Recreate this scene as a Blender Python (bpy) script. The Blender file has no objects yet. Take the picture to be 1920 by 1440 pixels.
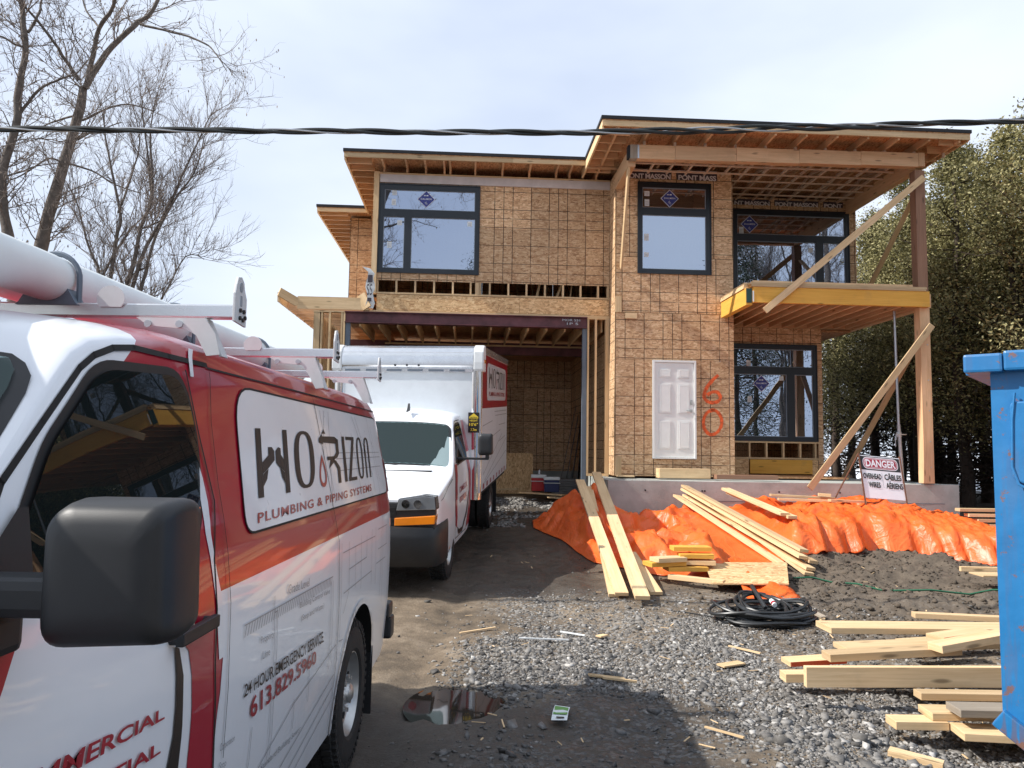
import bpy, bmesh, math, random
import numpy as np
from mathutils import Vector, Matrix, Euler
rad = math.radians
random.seed(7); rng = np.random.RandomState(7)
sc = bpy.context.scene
COL = sc.collection

# ---------------------------------------------------------------- camera, sky, sun, exposure
cam_d = bpy.data.cameras.new('camera'); cam = bpy.data.objects.new('camera', cam_d); COL.objects.link(cam)
cam_d.sensor_width = 36; cam_d.lens = 27; cam_d.clip_start = 0.05; cam_d.clip_end = 2000
PITCH, ROLL = rad(4.9), 0.016
cam.matrix_world = Matrix.Translation((0, 0, 1.72)) @ Matrix.Rotation(rad(90) + PITCH, 4, 'X') @ Matrix.Rotation(ROLL, 4, 'Z')
sc.camera = cam
SUN_DIR = Vector((-1.0, -0.17, 0.96)).normalized()          # towards the sun
sun_d = bpy.data.lights.new('sun', 'SUN'); sun_d.energy = 4.6; sun_d.angle = rad(0.6); sun_d.color = (1, 0.955, 0.89)
sun = bpy.data.objects.new('sun', sun_d); COL.objects.link(sun)
sun.rotation_euler = SUN_DIR.to_track_quat('Z', 'Y').to_euler()
world = bpy.data.worlds.new('World'); sc.world = world; world.use_nodes = True
nt = world.node_tree; nt.nodes.clear()
def wn(t, **k):
    n = nt.nodes.new(t)
    for a, b in k.items(): setattr(n, a, b)
    return n
sky = wn('ShaderNodeTexSky', sky_type='NISHITA', sun_disc=False)
sky.sun_elevation = math.asin(SUN_DIR.z); sky.sun_rotation = math.atan2(SUN_DIR.x, SUN_DIR.y)
tc = wn('ShaderNodeTexCoord'); mp = wn('ShaderNodeMapping'); mp.inputs['Scale'].default_value = (1, 1, 2.6)
n1 = wn('ShaderNodeTexNoise'); n1.inputs['Scale'].default_value = 1.35; n1.inputs['Detail'].default_value = 5; n1.inputs['Roughness'].default_value = .48
rp = wn('ShaderNodeValToRGB'); rp.color_ramp.elements[0].position = .33; rp.color_ramp.elements[1].position = .62
rp.color_ramp.elements[0].color = (.72, .72, .72, 1); rp.color_ramp.elements[1].color = (.97, .97, .97, 1)
rc = wn('ShaderNodeValToRGB'); rc.color_ramp.elements[0].color = (5.3, 6.0, 7.5, 1); rc.color_ramp.elements[1].color = (6.8, 7.4, 8.2, 1)
rc.color_ramp.elements[0].position = .35; rc.color_ramp.elements[1].position = .7
mx = wn('ShaderNodeMix', data_type='RGBA'); bg = wn('ShaderNodeBackground'); bg.inputs['Strength'].default_value = .108
wo = wn('ShaderNodeOutputWorld'); L = nt.links.new
L(tc.outputs['Generated'], mp.inputs[0]); L(mp.outputs[0], n1.inputs['Vector']); L(n1.outputs['Fac'], rp.inputs[0]); L(n1.outputs['Fac'], rc.inputs[0])
L(rp.outputs[0], mx.inputs['Factor']); L(sky.outputs[0], mx.inputs['A']); L(rc.outputs[0], mx.inputs['B'])
L(mx.outputs['Result'], bg.inputs['Color']); L(bg.outputs[0], wo.inputs[0])
vs = sc.view_settings; vs.view_transform = 'Standard'; vs.look = 'None'; vs.gamma = 1; vs.use_curve_mapping = False; vs.exposure = 0.44
sc.render.engine = 'CYCLES'; sc.cycles.use_denoising = True; sc.cycles.max_bounces = 8; sc.cycles.transparent_max_bounces = 12

# ---------------------------------------------------------------- helpers
def tag(o, label=None, cat=None, group=None, kind=None):
    for k, v in (('label', label), ('category', cat), ('group', group), ('kind', kind)):
        if v: o[k] = v
    return o
def empty(name, loc=(0, 0, 0), rz=0.0, rx=0.0):
    o = bpy.data.objects.new(name, None); COL.objects.link(o); o.location = loc; o.rotation_euler = (rx, 0, rz); o.empty_display_size = .2
    return o
def mkobj(name, me, parent=None, loc=None):
    o = bpy.data.objects.new(name, me); COL.objects.link(o)
    if parent is not None: o.parent = parent
    if loc is not None: o.location = loc
    return o
def copy_tree(o, parent=None):
    c = o.copy(); COL.objects.link(c)
    if parent is not None: c.parent = parent
    for ch in list(o.children): copy_tree(ch, c)
    return c
def frame(p, q, up=(0, 0, 1)):
    p, q = Vector(p), Vector(q); x = (q - p).normalized(); u = Vector(up)
    if abs(x.dot(u)) > .98: u = Vector((0, 1, 0))
    y = u.cross(x).normalized(); z = x.cross(y)
    m = Matrix((x, y, z)).transposed().to_4x4(); m.translation = (p + q) / 2
    return m
class MB:
    """collects shapes, with metre-scaled uvs (u along the grain), into one mesh"""
    def __init__(s): s.v = []; s.f = []; s.uv = []; s.mi = []
    def add(s, vs_, fs, uvs=None, M=None, mi=0):
        b = len(s.v)
        for v in vs_: s.v.append(tuple(M @ Vector(v)) if M is not None else tuple(v))
        for i, f in enumerate(fs):
            s.f.append([b + k for k in f]); s.mi.append(mi)
            s.uv.append(uvs[i] if uvs else [(vs_[k][0], vs_[k][2]) for k in f])
    def box(s, x0, x1, y0, y1, z0, z1, M=None, mi=0, flat=False):
        V = [(x, y, z) for x in (x0, x1) for y in (y0, y1) for z in (z0, z1)]
        F = [((0, 1, 3, 2), 0), ((4, 6, 7, 5), 0), ((0, 4, 5, 1), 1), ((2, 3, 7, 6), 1), ((0, 2, 6, 4), 2), ((1, 5, 7, 3), 2)]
        d = (x1 - x0, y1 - y0, z1 - z0); la = d.index(max(d)); uvs = []
        for f, ax in F:
            r = [a for a in (0, 1, 2) if a != ax]
            if flat: a, b = r
            else:
                a = la if la in r else r[0]; b = [k for k in r if k != a][0]
            off = ax * .37
            uvs.append([(V[k][a], V[k][b] + off) for k in f])
        s.add(V, [f for f, _ in F], uvs, M, mi)
    def beam(s, p, q, w, h, up=(0, 0, 1), mi=0):
        l = (Vector(q) - Vector(p)).length / 2
        s.box(-l, l, -w / 2, w / 2, -h / 2, h / 2, frame(p, q, up), mi)
    def tube(s, pts, r, n=8, cap=True, mi=0, closed=False):
        pts = [Vector(p) for p in pts]; N = len(pts); rs = r if isinstance(r, (list, tuple)) else [r] * N
        b = len(s.v); prev = None; along = 0
        for i, p in enumerate(pts):
            t = ((pts[(i + 1) % N] - pts[i - 1]) if closed else (pts[min(i + 1, N - 1)] - pts[max(i - 1, 0)]))
            if t.length < 1e-9: t = Vector((0, 0, 1))
            t.normalize()
            if prev is None: a = t.orthogonal().normalized()
            else:
                a = prev - t * prev.dot(t)
                a = a.normalized() if a.length > 1e-6 else t.orthogonal().normalized()
            prev = a; c = t.cross(a)
            for k in range(n):
                an = 2 * math.pi * k / n; s.v.append(tuple(p + (a * math.cos(an) + c * math.sin(an)) * rs[i]))
        for i in range(N if closed else N - 1):
            j = (i + 1) % N
            for k in range(n):
                k2 = (k + 1) % n
                s.f.append([b + i * n + k, b + i * n + k2, b + j * n + k2, b + j * n + k]); s.mi.append(mi)
                s.uv.append([(i * .1, k / n), (i * .1, (k + 1) / n), (j * .1, (k + 1) / n), (j * .1, k / n)])
        if cap and not closed:
            for i in (0, N - 1):
                ring = [b + i * n + k for k in range(n)]
                if i == 0: ring.reverse()
                s.f.append(ring); s.mi.append(mi); s.uv.append([(0, 0)] * n)
    def cyl(s, p, q, r, n=16, mi=0, r2=None): s.tube([p, q], [r, r if r2 is None else r2], n, True, mi)
    def prism(s, pts, y0, y1, M=None, mi=0):
        """polygon given in (x, z), extruded along y"""
        n = len(pts); V = [(x, y0, z) for x, z in pts] + [(x, y1, z) for x, z in pts]
        F = [list(range(n)), list(range(2 * n - 1, n - 1, -1))] + [[i, i + n, (i + 1) % n + n, (i + 1) % n] for i in range(n)]
        s.add(V, F, None, M, mi)
    def lathe(s, prof, M=None, n=32, mi=0):
        """profile of (x, r) turned about the local x axis"""
        b = len(prof); V = []; F = []
        for k in range(n):
            a = 2 * math.pi * k / n
            for x, r in prof: V.append((x, r * math.cos(a), r * math.sin(a)))
        for k in range(n):
            k2 = (k + 1) % n
            for i in range(b - 1): F.append([k * b + i, k2 * b + i, k2 * b + i + 1, k * b + i + 1])
        s.add(V, F, None, M, mi)
    def mesh(s, name, mats):
        me = bpy.data.meshes.new(name); me.from_pydata(s.v, [], s.f)
        uv = me.uv_layers.new(name='UVMap'); flat = [c for f in s.uv for p in f for c in p]
        uv.data.foreach_set('uv', flat)
        for m in (mats if isinstance(mats, (list, tuple)) else [mats]): me.materials.append(m)
        if any(s.mi): me.polygons.foreach_set('material_index', s.mi)
        me.update(); return me
    def build(s, name, mats, parent=None, smooth=False, bevel=0, loc=None, fix=True, ang=35):
        me = s.mesh(name, mats)
        bm = bmesh.new(); bm.from_mesh(me)
        if fix: bmesh.ops.recalc_face_normals(bm, faces=bm.faces)
        if bevel:
            ed = [e for e in bm.edges if len(e.link_faces) == 2 and e.calc_face_angle(0) > .5]
            bmesh.ops.bevel(bm, geom=ed, offset=bevel, segments=2, affect='EDGES', profile=.6)
        bm.to_mesh(me); bm.free()
        if smooth: smooth_mesh(me, ang)
        return mkobj(name, me, parent, loc)
def smooth_mesh(me, ang=35):
    me.polygons.foreach_set('use_smooth', [True] * len(me.polygons))
    bm = bmesh.new(); bm.from_mesh(me)
    for e in bm.edges:
        if len(e.link_faces) == 2 and e.calc_face_angle(0) > rad(ang): e.smooth = False
    bm.to_mesh(me); bm.free(); me.update()
_cache = {}
def bar(name, parent, x0, x1, y0, y1, z0, z1, mat, var=None):
    """an axis-parallel piece of timber (or steel) as its own object; alike pieces share mesh data"""
    d = (round(x1 - x0, 4), round(y1 - y0, 4), round(z1 - z0, 4))
    k = (d, mat.name, random.randrange(3) if var is None else var)
    if k not in _cache:
        m = MB(); m.box(-d[0] / 2, d[0] / 2, -d[1] / 2, d[1] / 2, -d[2] / 2, d[2] / 2)
        o = k[2] * 3.1; m.uv = [[(a + o, b + o) for a, b in f] for f in m.uv]
        _cache[k] = m.mesh(name, mat)
    return mkobj(name, _cache[k], parent, ((x0 + x1) / 2, (y0 + y1) / 2, (z0 + z1) / 2))
def stick(name, parent, p, q, w, h, mat, up=(0, 0, 1), bevel=0.0):
    """a timber running from p to q"""
    l = (Vector(q) - Vector(p)).length / 2; m = MB(); m.box(-l, l, -w / 2, w / 2, -h / 2, h / 2)
    o_ = random.random() * 9; m.uv = [[(a + o_, b + o_) for a, b in f] for f in m.uv]
    o = m.build(name, mat, parent, bevel=bevel, fix=True); o.matrix_local = frame(p, q, up)
    return o
def text_mesh(body, size=1.0, spacing=1.0, shear=0.0, offset=0.0):
    cu = bpy.data.curves.new('t', 'FONT'); cu.body = body; cu.size = size; cu.space_character = spacing; cu.shear = shear; cu.offset = offset
    cu.resolution_u = 3
    o = bpy.data.objects.new('t', cu); COL.objects.link(o); dg = bpy.context.evaluated_depsgraph_get()
    me = bpy.data.meshes.new_from_object(o.evaluated_get(dg)); bpy.data.objects.remove(o); bpy.data.curves.remove(cu)
    v = np.array([(a.co.x, a.co.y) for a in me.vertices]); f = [list(p.vertices) for p in me.polygons]; bpy.data.meshes.remove(me)
    mn, mxx = v.min(0), v.max(0); v = (v - mn) / (mxx - mn)
    return v, f, (mxx - mn)                                   # unit square coordinates, faces, true size
def flat_text(name, body, parent, mat, x0, x1, z0, z1, y, **k):
    """lettering standing in the x-z plane, facing -y"""
    v, f, _ = text_mesh(body, **k)
    me = bpy.data.meshes.new(name); me.from_pydata([(x0 + (x1 - x0) * a, y, z0 + (z1 - z0) * b) for a, b in v], [], f); me.materials.append(mat)
    return mkobj(name, me, parent)

# ---------------------------------------------------------------- value noise
_P = rng.rand(256, 256)
def vnoise(x, y):
    xi = np.floor(x).astype(int); yi = np.floor(y).astype(int); fx = x - xi; fy = y - yi
    fx = fx * fx * (3 - 2 * fx); fy = fy * fy * (3 - 2 * fy)
    a = _P[xi % 256, yi % 256]; b = _P[(xi + 1) % 256, yi % 256]; c = _P[xi % 256, (yi + 1) % 256]; d = _P[(xi + 1) % 256, (yi + 1) % 256]
    return a + (b - a) * fx + (c - a) * fy + (a - b - c + d) * fx * fy
def fbm(x, y, o=4, g=.5):
    r = 0; a = 1; t = 0
    for i in range(o): r = r + a * vnoise(x * 2 ** i + 17.3 * i, y * 2 ** i + 5.1 * i); t += a; a *= g
    return r / t
def sstep(a, b, x): t = np.clip((x - a) / (b - a), 0, 1); return t * t * (3 - 2 * t)
def gz0(x, y):
    """smooth lie of the land: level by the van, rising to the garage"""
    return np.interp(y, [-400, 0, 8.3, 9.6, 13.6, 17, 24, 60, 400], [0, 0, 0, .07, .335, .5, .6, .9, 2.0])
def gz(x, y):
    x = np.asarray(x, float); y = np.asarray(y, float)
    z = gz0(x, y)
    near = sstep(40, 20, np.abs(x)) * sstep(45, 25, np.abs(y))
    rough = sstep(1.8, 4.2, x) * sstep(6.2, 8.2, y)                       # churned mud on the right
    z = z + near * ((fbm(x * .8, y * .8, 3) - .5) * .07 + (fbm(x * 5, y * 5, 3) - .5) * .018)
    z = z + rough * ((fbm(x * 2.2 + 9, y * 2.2, 4, .6) - .5) * .30 + (np.abs(fbm(x * 7, y * 7 + 3, 3) - .5)) * .15)
    for px, py, rx, ry, d in ((-.33, 5.42, .32, .44, .075), (.9, 4.75, .5, .3, .035), (1.55, 5.1, .7, .3, .03), (3.3, 4.6, 1.0, .8, .12), (-.9, 4.9, .2, .15, .03)):
        z = z - d * np.exp(-np.maximum(((x - px) / rx) ** 2 + ((y - py) / ry) ** 2 + (fbm(x * 4 + 1, y * 4, 3) - .5) * 1.5, 0) ** 1.5) * near
    trk = sstep(1.0, .2, x) * sstep(-2.5, -1.2, x) * sstep(4.2, 5, y) * sstep(17, 14, y); z = z + near * trk * ((fbm(x * 9, y * 5, 3) - .5) * .035 + (fbm(x * 22, y * 22, 2) - .5) * .012)
    for rx_, s in ((-.62, 1.3), (.98, 1.0), (.45, .5)):                                     # wheel ruts
        z = z - near * .03 * s * np.exp(-((x - rx_ - .03 * (y - 8)) / .16) ** 2) * sstep(3, 5, y) * sstep(16, 13, y)
    return z
def gzf(x, y): return float(gz(np.array([x]), np.array([y]))[0])
# ---------------------------------------------------------------- materials
class NT:
    def __init__(s, name):
        s.m = bpy.data.materials.new(name); s.m.use_nodes = True; s.t = s.m.node_tree; s.t.nodes.clear()
        s.out = s.t.nodes.new('ShaderNodeOutputMaterial'); s.b = s.t.nodes.new('ShaderNodeBsdfPrincipled'); s.t.links.new(s.b.outputs[0], s.out.inputs[0])
    def n(s, t, ins=None, **k):
        n = s.t.nodes.new(t)
        for a, b in k.items(): setattr(n, a, b)
        for a, b in (ins or {}).items(): s.put(n.inputs[a], b)
        return n
    def put(s, inp, v):
        if isinstance(v, bpy.types.NodeSocket): s.t.links.new(v, inp)
        elif isinstance(v, (tuple, list)) and len(v) == 3 and inp.type == 'RGBA': inp.default_value = (*v, 1)
        else: inp.default_value = v
    def set(s, **k):
        for a, b in k.items(): s.put(s.b.inputs[a.replace('_', ' ')], b)
        return s
    def math(s, op, a, b=0.0, c=None, clamp=False):
        n = s.n('ShaderNodeMath', operation=op, use_clamp=clamp); s.put(n.inputs[0], a); s.put(n.inputs[1], b)
        if c is not None: s.put(n.inputs[2], c)
        return n.outputs[0]
    def mix(s, f, a, b, blend='MIX'):
        n = s.n('ShaderNodeMix', data_type='RGBA', blend_type=blend); s.put(n.inputs['Factor'], f); s.put(n.inputs['A'], a); s.put(n.inputs['B'], b); return n.outputs['Result']
    def noise(s, vec, scale, detail=3, rough=.5, dist=0):
        n = s.n('ShaderNodeTexNoise', {'Scale': scale, 'Detail': detail, 'Roughness': rough, 'Distortion': dist})
        if vec is not None: s.put(n.inputs['Vector'], vec)
        return n.outputs['Fac']
    def vor(s, vec, scale, out='Distance', feature='F1', rnd=1):
        n = s.n('ShaderNodeTexVoronoi', {'Scale': scale, 'Randomness': rnd}, feature=feature)
        if vec is not None: s.put(n.inputs['Vector'], vec)
        return n.outputs[out]
    def ramp(s, f, stops):
        n = s.n('ShaderNodeValToRGB'); s.put(n.inputs[0], f); e = n.color_ramp.elements
        while len(e) < len(stops): e.new(.5)
        for i, (p, c) in enumerate(stops): e[i].position = p; e[i].color = (c, c, c, 1) if isinstance(c, (int, float)) else (*c, 1)
        return n.outputs[0]
    def step(s, f, a, b): return s.n('ShaderNodeMapRange', {0: f, 1: a, 2: b, 3: 0.0, 4: 1.0}, interpolation_type='SMOOTHSTEP').outputs[0]
    def tc(s, k='Object'): return s.n('ShaderNodeTexCoord').outputs[k]
    def vec(s, v, scale=(1, 1, 1), rot=(0, 0, 0), loc=(0, 0, 0)):
        n = s.n('ShaderNodeMapping', {'Scale': scale, 'Rotation': rot, 'Location': loc}); s.put(n.inputs[0], v); return n.outputs[0]
    def rnd(s): return s.n('ShaderNodeObjectInfo').outputs['Random']
    def bump(s, h, st=.3, d=.01):
        n = s.n('ShaderNodeBump', {'Strength': st, 'Distance': d, 'Height': h}); s.t.links.new(n.outputs[0], s.b.inputs['Normal'])
def plain(name, col, rough=.5, metal=0.0, var=.12, nscale=6, spec=.5, coat=0.0, coatr=.05, bump=0.0, bscale=40):
    t = NT(name); c = t.tc()
    n = t.noise(c, nscale, 4, .6); f = t.ramp(n, [(.3, 1 - var), (.7, 1 + var * .5)])
    t.set(Base_Color=t.mix(1.0, col, f, 'MULTIPLY'), Metallic=metal, Specular_IOR_Level=spec, Coat_Weight=coat, Coat_Roughness=coatr)
    r = t.math('ADD', rough - .06, t.math('MULTIPLY', t.noise(c, nscale * 3, 3), .12)); t.set(Roughness=r)
    if bump: t.bump(t.noise(c, bscale, 4), bump, .01)
    return t.m
def wood_mat(name, light, dark, rough=.62, knots=True, var=.25):
    t = NT(name); uv = t.tc('UV'); r = t.rnd()
    off = t.n('ShaderNodeVectorMath', {0: uv, 1: t.n('ShaderNodeCombineXYZ', {0: t.math('MULTIPLY', r, 31.7), 1: t.math('MULTIPLY', r, 17.3)}).outputs[0]}, operation='ADD').outputs[0]
    g = t.noise(t.vec(off, (2.2, 55, 1)), 1, 4, .6, .6); g2 = t.noise(t.vec(off, (.9, 9, 1)), 1, 2)
    f = t.math('ADD', t.math('MULTIPLY', g, .6), t.math('MULTIPLY', g2, .5)); col = t.ramp(f, [(.32, dark), (.68, light)])
    if knots:
        k = t.vor(t.vec(off, (2.0, 9, 1)), 1.0); kk = t.ramp(k, [(.08, 1), (.17, 0)]); col = t.mix(t.math('MULTIPLY', kk, .75), col, tuple(c * .32 for c in dark))
    v = t.ramp(r, [(0, 1 - var), (.5, 1.0), (1, 1 + var * .35)]); col = t.mix(1.0, col, v, 'MULTIPLY')
    dirt = t.noise(t.tc(), 3.0, 4, .7); col = t.mix(t.ramp(dirt, [(.55, 0.0), (.8, .22)]), col, (.2, .15, .11))
    t.set(Base_Color=col, Roughness=rough, Specular_IOR_Level=.3); t.bump(g, .25, .002); return t.m
W_SPRUCE = wood_mat('spruce lumber', (.78, .57, .33), (.56, .37, .19))
W_FRESH = wood_mat('fresh lumber', (.77, .56, .33), (.55, .37, .19), var=.3)
W_ORANGE = wood_mat('reddish lumber', (.74, .48, .28), (.55, .33, .17))
W_DARK = wood_mat('weathered post', (.34, .19, .12), (.21, .11, .07))
W_LVL = wood_mat('yellow laminated beam', (.80, .44, .085), (.62, .31, .045), var=.08)
W_FADED = wood_mat('pale strapping', (.74, .57, .43), (.58, .42, .30), var=.15)
W_GREY = wood_mat('grey dirty lumber', (.40, .34, .27), (.26, .21, .16))
W_REDEND = plain('red painted timber edge', (.62, .09, .03), .6)

def osb_mat(name, lines=True, tint=(1, 1, 1)):
    t = NT(name); uv = t.tc('UV'); r = t.rnd()
    off = t.n('ShaderNodeVectorMath', {0: uv, 1: t.n('ShaderNodeCombineXYZ', {0: t.math('MULTIPLY', r, 57.0), 1: t.math('MULTIPLY', r, 93.0)}).outputs[0]}, operation='ADD').outputs[0]
    wv = t.n('ShaderNodeTexNoise', {'Scale': 6.0, 'Detail': 2.0}); t.put(wv.inputs['Vector'], off)
    ow = t.n('ShaderNodeVectorMath', {0: wv.outputs['Color'], 1: (.5, .5, .5)}, operation='SUBTRACT').outputs[0]
    ow = t.n('ShaderNodeVectorMath', {0: ow, 3: .06}, operation='SCALE').outputs[0]
    base = t.n('ShaderNodeVectorMath', {0: off, 1: ow}, operation='ADD').outputs[0]
    sn_ = t.n('ShaderNodeTexNoise', {'Scale': 11.0, 'Detail': 2.0}); t.put(sn_.inputs['Vector'], base); sp = t.n('ShaderNodeSeparateColor', {0: sn_.outputs['Color']}); lay = []
    for i, a in enumerate((.5, 1.5, -.55)):
        c = t.vor(t.vec(base, (11, 36, 1), (0, 0, a)), 1.0, 'Color'); lay.append(t.n('ShaderNodeSeparateColor', {0: c}).outputs[i])
    m1 = t.mix(t.step(sp.outputs[0], .47, .50), lay[0], lay[1]); m2 = t.mix(t.step(sp.outputs[1], .51, .54), m1, lay[2])
    fine = t.noise(t.vec(base, (30, 90, 1), (0, 0, .6)), 1, 3, .6)
    f = t.math('ADD', t.math('MULTIPLY', m2, .62), t.math('MULTIPLY', fine, .42))
    T = lambda c: tuple(a * b for a, b in zip(c, tint))
    col = t.ramp(f, [(.12, T((.32, .165, .08))), (.32, T((.58, .35, .19))), (.6, T((.73, .48, .275))), (.92, T((.90, .67, .43)))])
    col = t.mix(1.0, col, t.ramp(r, [(0, .78), (1, 1.10)]), 'MULTIPLY')
    big = t.noise(t.tc(), .9, 3); col = t.mix(1.0, col, t.ramp(big, [(.3, .86), (.7, 1.06)]), 'MULTIPLY')
    if lines:
        s = t.n('ShaderNodeSeparateXYZ', {0: uv}); ms = []
        for o_, axis in ((0, 0), (1, 1)):
            for per in (.4064, .6096):
                q = t.math('PINGPONG', s.outputs[axis], per / 2); w = .0078 if axis == 0 else .0066
                ms.append(t.math('LESS_THAN', q, w))
        mm = t.math('MAXIMUM', t.math('MAXIMUM', ms[0], ms[1]), t.math('MAXIMUM', ms[2], ms[3]))
        wear = t.ramp(t.noise(uv, 2.3, 3), [(.34, .35), (.48, .95)])
        col = t.mix(t.math('MULTIPLY', mm, wear), col, (.035, .02, .015))
    t.set(Base_Color=col, Roughness=.72, Specular_IOR_Level=.25); t.bump(f, .3, .003); return t.m
OSB = osb_mat('oriented strand board with nailing lines'); OSB_PLAIN = osb_mat('plain strand board', False, (1.12, 1.12, 1.0))
OSB_DECK = osb_mat('soffit strand board', False, (.85, .72, .62))

def glass_mat(name, tint=(.02, .025, .03), refl=.42, trans=.35, gc=(.92, .95, 1.0), fm=.6):
    t = NT(name); t.t.nodes.remove(t.b)
    gl = t.n('ShaderNodeBsdfGlossy', {'Color': gc, 'Roughness': .0}); tr = t.n('ShaderNodeBsdfTransparent', {'Color': (.62, .68, .68)}); df = t.n('ShaderNodeBsdfDiffuse', {'Color': tint})
    wv = t.noise(t.tc(), 1.6, 1); bp = t.n('ShaderNodeBump', {'Strength': .06, 'Distance': .02, 'Height': wv}); t.put(gl.inputs['Normal'], bp.outputs[0])
    a = t.n('ShaderNodeMixShader', {0: trans}); t.put(a.inputs[1], df.outputs[0]); t.put(a.inputs[2], tr.outputs[0])
    fr = t.n('ShaderNodeLayerWeight', {'Blend': .35}).outputs['Fresnel']; f = t.math('ADD', t.math('MULTIPLY', fr, fm), refl, clamp=True)
    b = t.n('ShaderNodeMixShader', {0: f}); t.put(b.inputs[1], a.outputs[0]); t.put(b.inputs[2], gl.outputs[0]); t.put(t.out.inputs[0], b.outputs[0]); return t.m
G_HOUSE = glass_mat('coated window glass', refl=.52, trans=.6, gc=(.60, .68, .84))
G_VEH = glass_mat('tinted vehicle glass', (.01, .014, .014), refl=.02, trans=.12, fm=.5)
G_WIND = glass_mat('windscreen glass', (.03, .045, .042), refl=.045, trans=.92, fm=.25, gc=(.70, .92, .86))

def paint(name, col, rough=.28, dirt=.0, dz=.9):
    t = NT(name); c = t.tc(); z = t.n('ShaderNodeSeparateXYZ', {0: c}).outputs[2]
    f = t.math('MULTIPLY', t.step(z, dz, .25), t.ramp(t.noise(c, 5, 5, .65), [(.35, .15), (.7, 1)]))
    cc = t.mix(t.math('MULTIPLY', f, dirt), col, (.25, .2, .155)); t.set(Base_Color=cc, Roughness=t.math('ADD', rough, t.math('MULTIPLY', f, .3)), Coat_Weight=.6, Coat_Roughness=.04, Specular_IOR_Level=.35)
    t.bump(t.noise(c, .9, 2), .35, .025); return t.m
WHITE = (.82, .84, .87); RED = (.38, .004, .026)
P_WHITE = paint('white vehicle paint', WHITE, dirt=.4, dz=.75); P_RED = paint('red vinyl wrap', RED)
def van_body_mat():
    t = NT('white van paint with red upper wrap'); c = t.tc(); s = t.n('ShaderNodeSeparateXYZ', {0: c}); y, z = s.outputs[1], s.outputs[2]
    g = lambda v, th: t.math('GREATER_THAN', v, th)
    m1 = t.math('MULTIPLY', g(z, 1.291), g(y, 2.262)); m2 = t.math('MULTIPLY', g(z, 1.885), g(t.math('SUBTRACT', y, t.math('MULTIPLY', z, 1.5)), -.955))
    m = t.math('MAXIMUM', m1, m2); f = t.math('MULTIPLY', t.step(z, .75, .3), t.ramp(t.noise(c, 5, 5, .65), [(.35, .1), (.7, .8)]))
    col = t.mix(m, WHITE, RED); col = t.mix(t.math('MULTIPLY', f, .22), col, (.25, .2, .155))
    t.set(Base_Color=col, Roughness=.28, Coat_Weight=.6, Coat_Roughness=.04, Specular_IOR_Level=.35); t.bump(t.noise(c, .9, 2), .3, .025); return t.m
P_VAN = van_body_mat()
BLACK_PL = plain('black textured plastic', (.018, .019, .021), .48, var=.2, bump=.03, bscale=500)
BLACK_TRIM = plain('black rubber trim', (.008, .008, .009), .5)
SEAM = plain('dark panel gap', (.006, .006, .006), .7)
TYRE = plain('tyre rubber', (.022, .021, .02), .8, var=.4, nscale=14, bump=.3, bscale=60)
RIM = plain('silver steel wheel', (.5, .5, .49), .35, .75, var=.25)
WELL = plain('dark wheel well', (.012, .012, .013), .85)
ALU = plain('brushed aluminium', (.72, .73, .74), .25, .9, var=.08)
CHROME = plain('polished stainless corner', (.82, .82, .83), .08, 1.0, var=.05)
GREY_RACK = plain('white powder coated steel', (.66, .68, .69), .4)
PVC = plain('white pvc tube', (.76, .80, .79), .5, var=.05)
AMBER = plain('amber lens', (.85, .24, .01), .2, coat=1.0)
REDLENS = plain('red lamp lens', (.35, .01, .01), .2, coat=1.0)
LAMPG = plain('clear headlight lens', (.32, .34, .36), .12, .5, coat=1.0)
LAMPD = plain('dark headlight bowl', (.05, .05, .055), .25, .4)
INK = plain('black printed vinyl', (.014, .012, .011), .5, coat=.08); INKG = plain('grey printed line', (.30, .31, .33), .4, coat=.5); INKR = plain('red printed vinyl', (.36, .008, .026), .3, coat=.5)
INKW = plain('white printed vinyl', WHITE, .3, coat=.7, var=.03); YEL = plain('yellow print', (.8, .6, .05), .5)
BOXW = plain('white box panel', (.66, .70, .73), .35, var=.06, coat=.3)
SEAT = plain('grey cab interior', (.10, .12, .12), .7); DASH = plain('pale green dashboard', (.55, .70, .62), .6)  # pale green of DASH stands in for the dash reflection on the windscreen
FRAME_BK = plain('black aluminium window frame', (.012, .018, .026), .38)
STK_W = plain('white paper sticker', (.75, .78, .78), .6); STK_B = plain('blue sticker film', (.035, .05, .27), .45)
DOORW = plain('white primed steel door', (.84, .86, .84), .4, var=.04)
NICKEL = plain('satin nickel', (.6, .58, .54), .3, .9)
STEELRED = plain('dark red primed steel', (.135, .045, .052), .6, var=.5, nscale=4); STEELGREY = plain('grey primed steel', (.12, .15, .19), .55)
MEMB = plain('black roofing membrane', (.012, .014, .018), .8)
SPRAY = plain('orange spray paint', (.80, .13, .03), .7, var=.5, nscale=14)
WRAPW = plain('pale lumber wrap film', (.62, .57, .55), .5, var=.15, nscale=3); WRAPB = plain('dark printed lumber wrap', (.05, .04, .055), .5)
PINKW = plain('pale printed letters', (.70, .66, .66), .55)
def concrete_mat():
    t = NT('cast concrete'); c = t.tc(); n = t.noise(c, 2.2, 6, .65); n2 = t.noise(c, 30, 3)
    col = t.ramp(n, [(.3, (.31, .33, .31)), (.55, (.42, .44, .41)), (.8, (.52, .55, .52))])
    pit = t.ramp(t.vor(c, 9), [(.04, 1), (.09, 0)]); col = t.mix(t.math('MULTIPLY', pit, .6), col, (.12, .11, .11))
    t.set(Base_Color=col, Roughness=.85); t.bump(t.math('ADD', n2, n), .3, .01); return t.m
CONC = concrete_mat()
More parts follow.
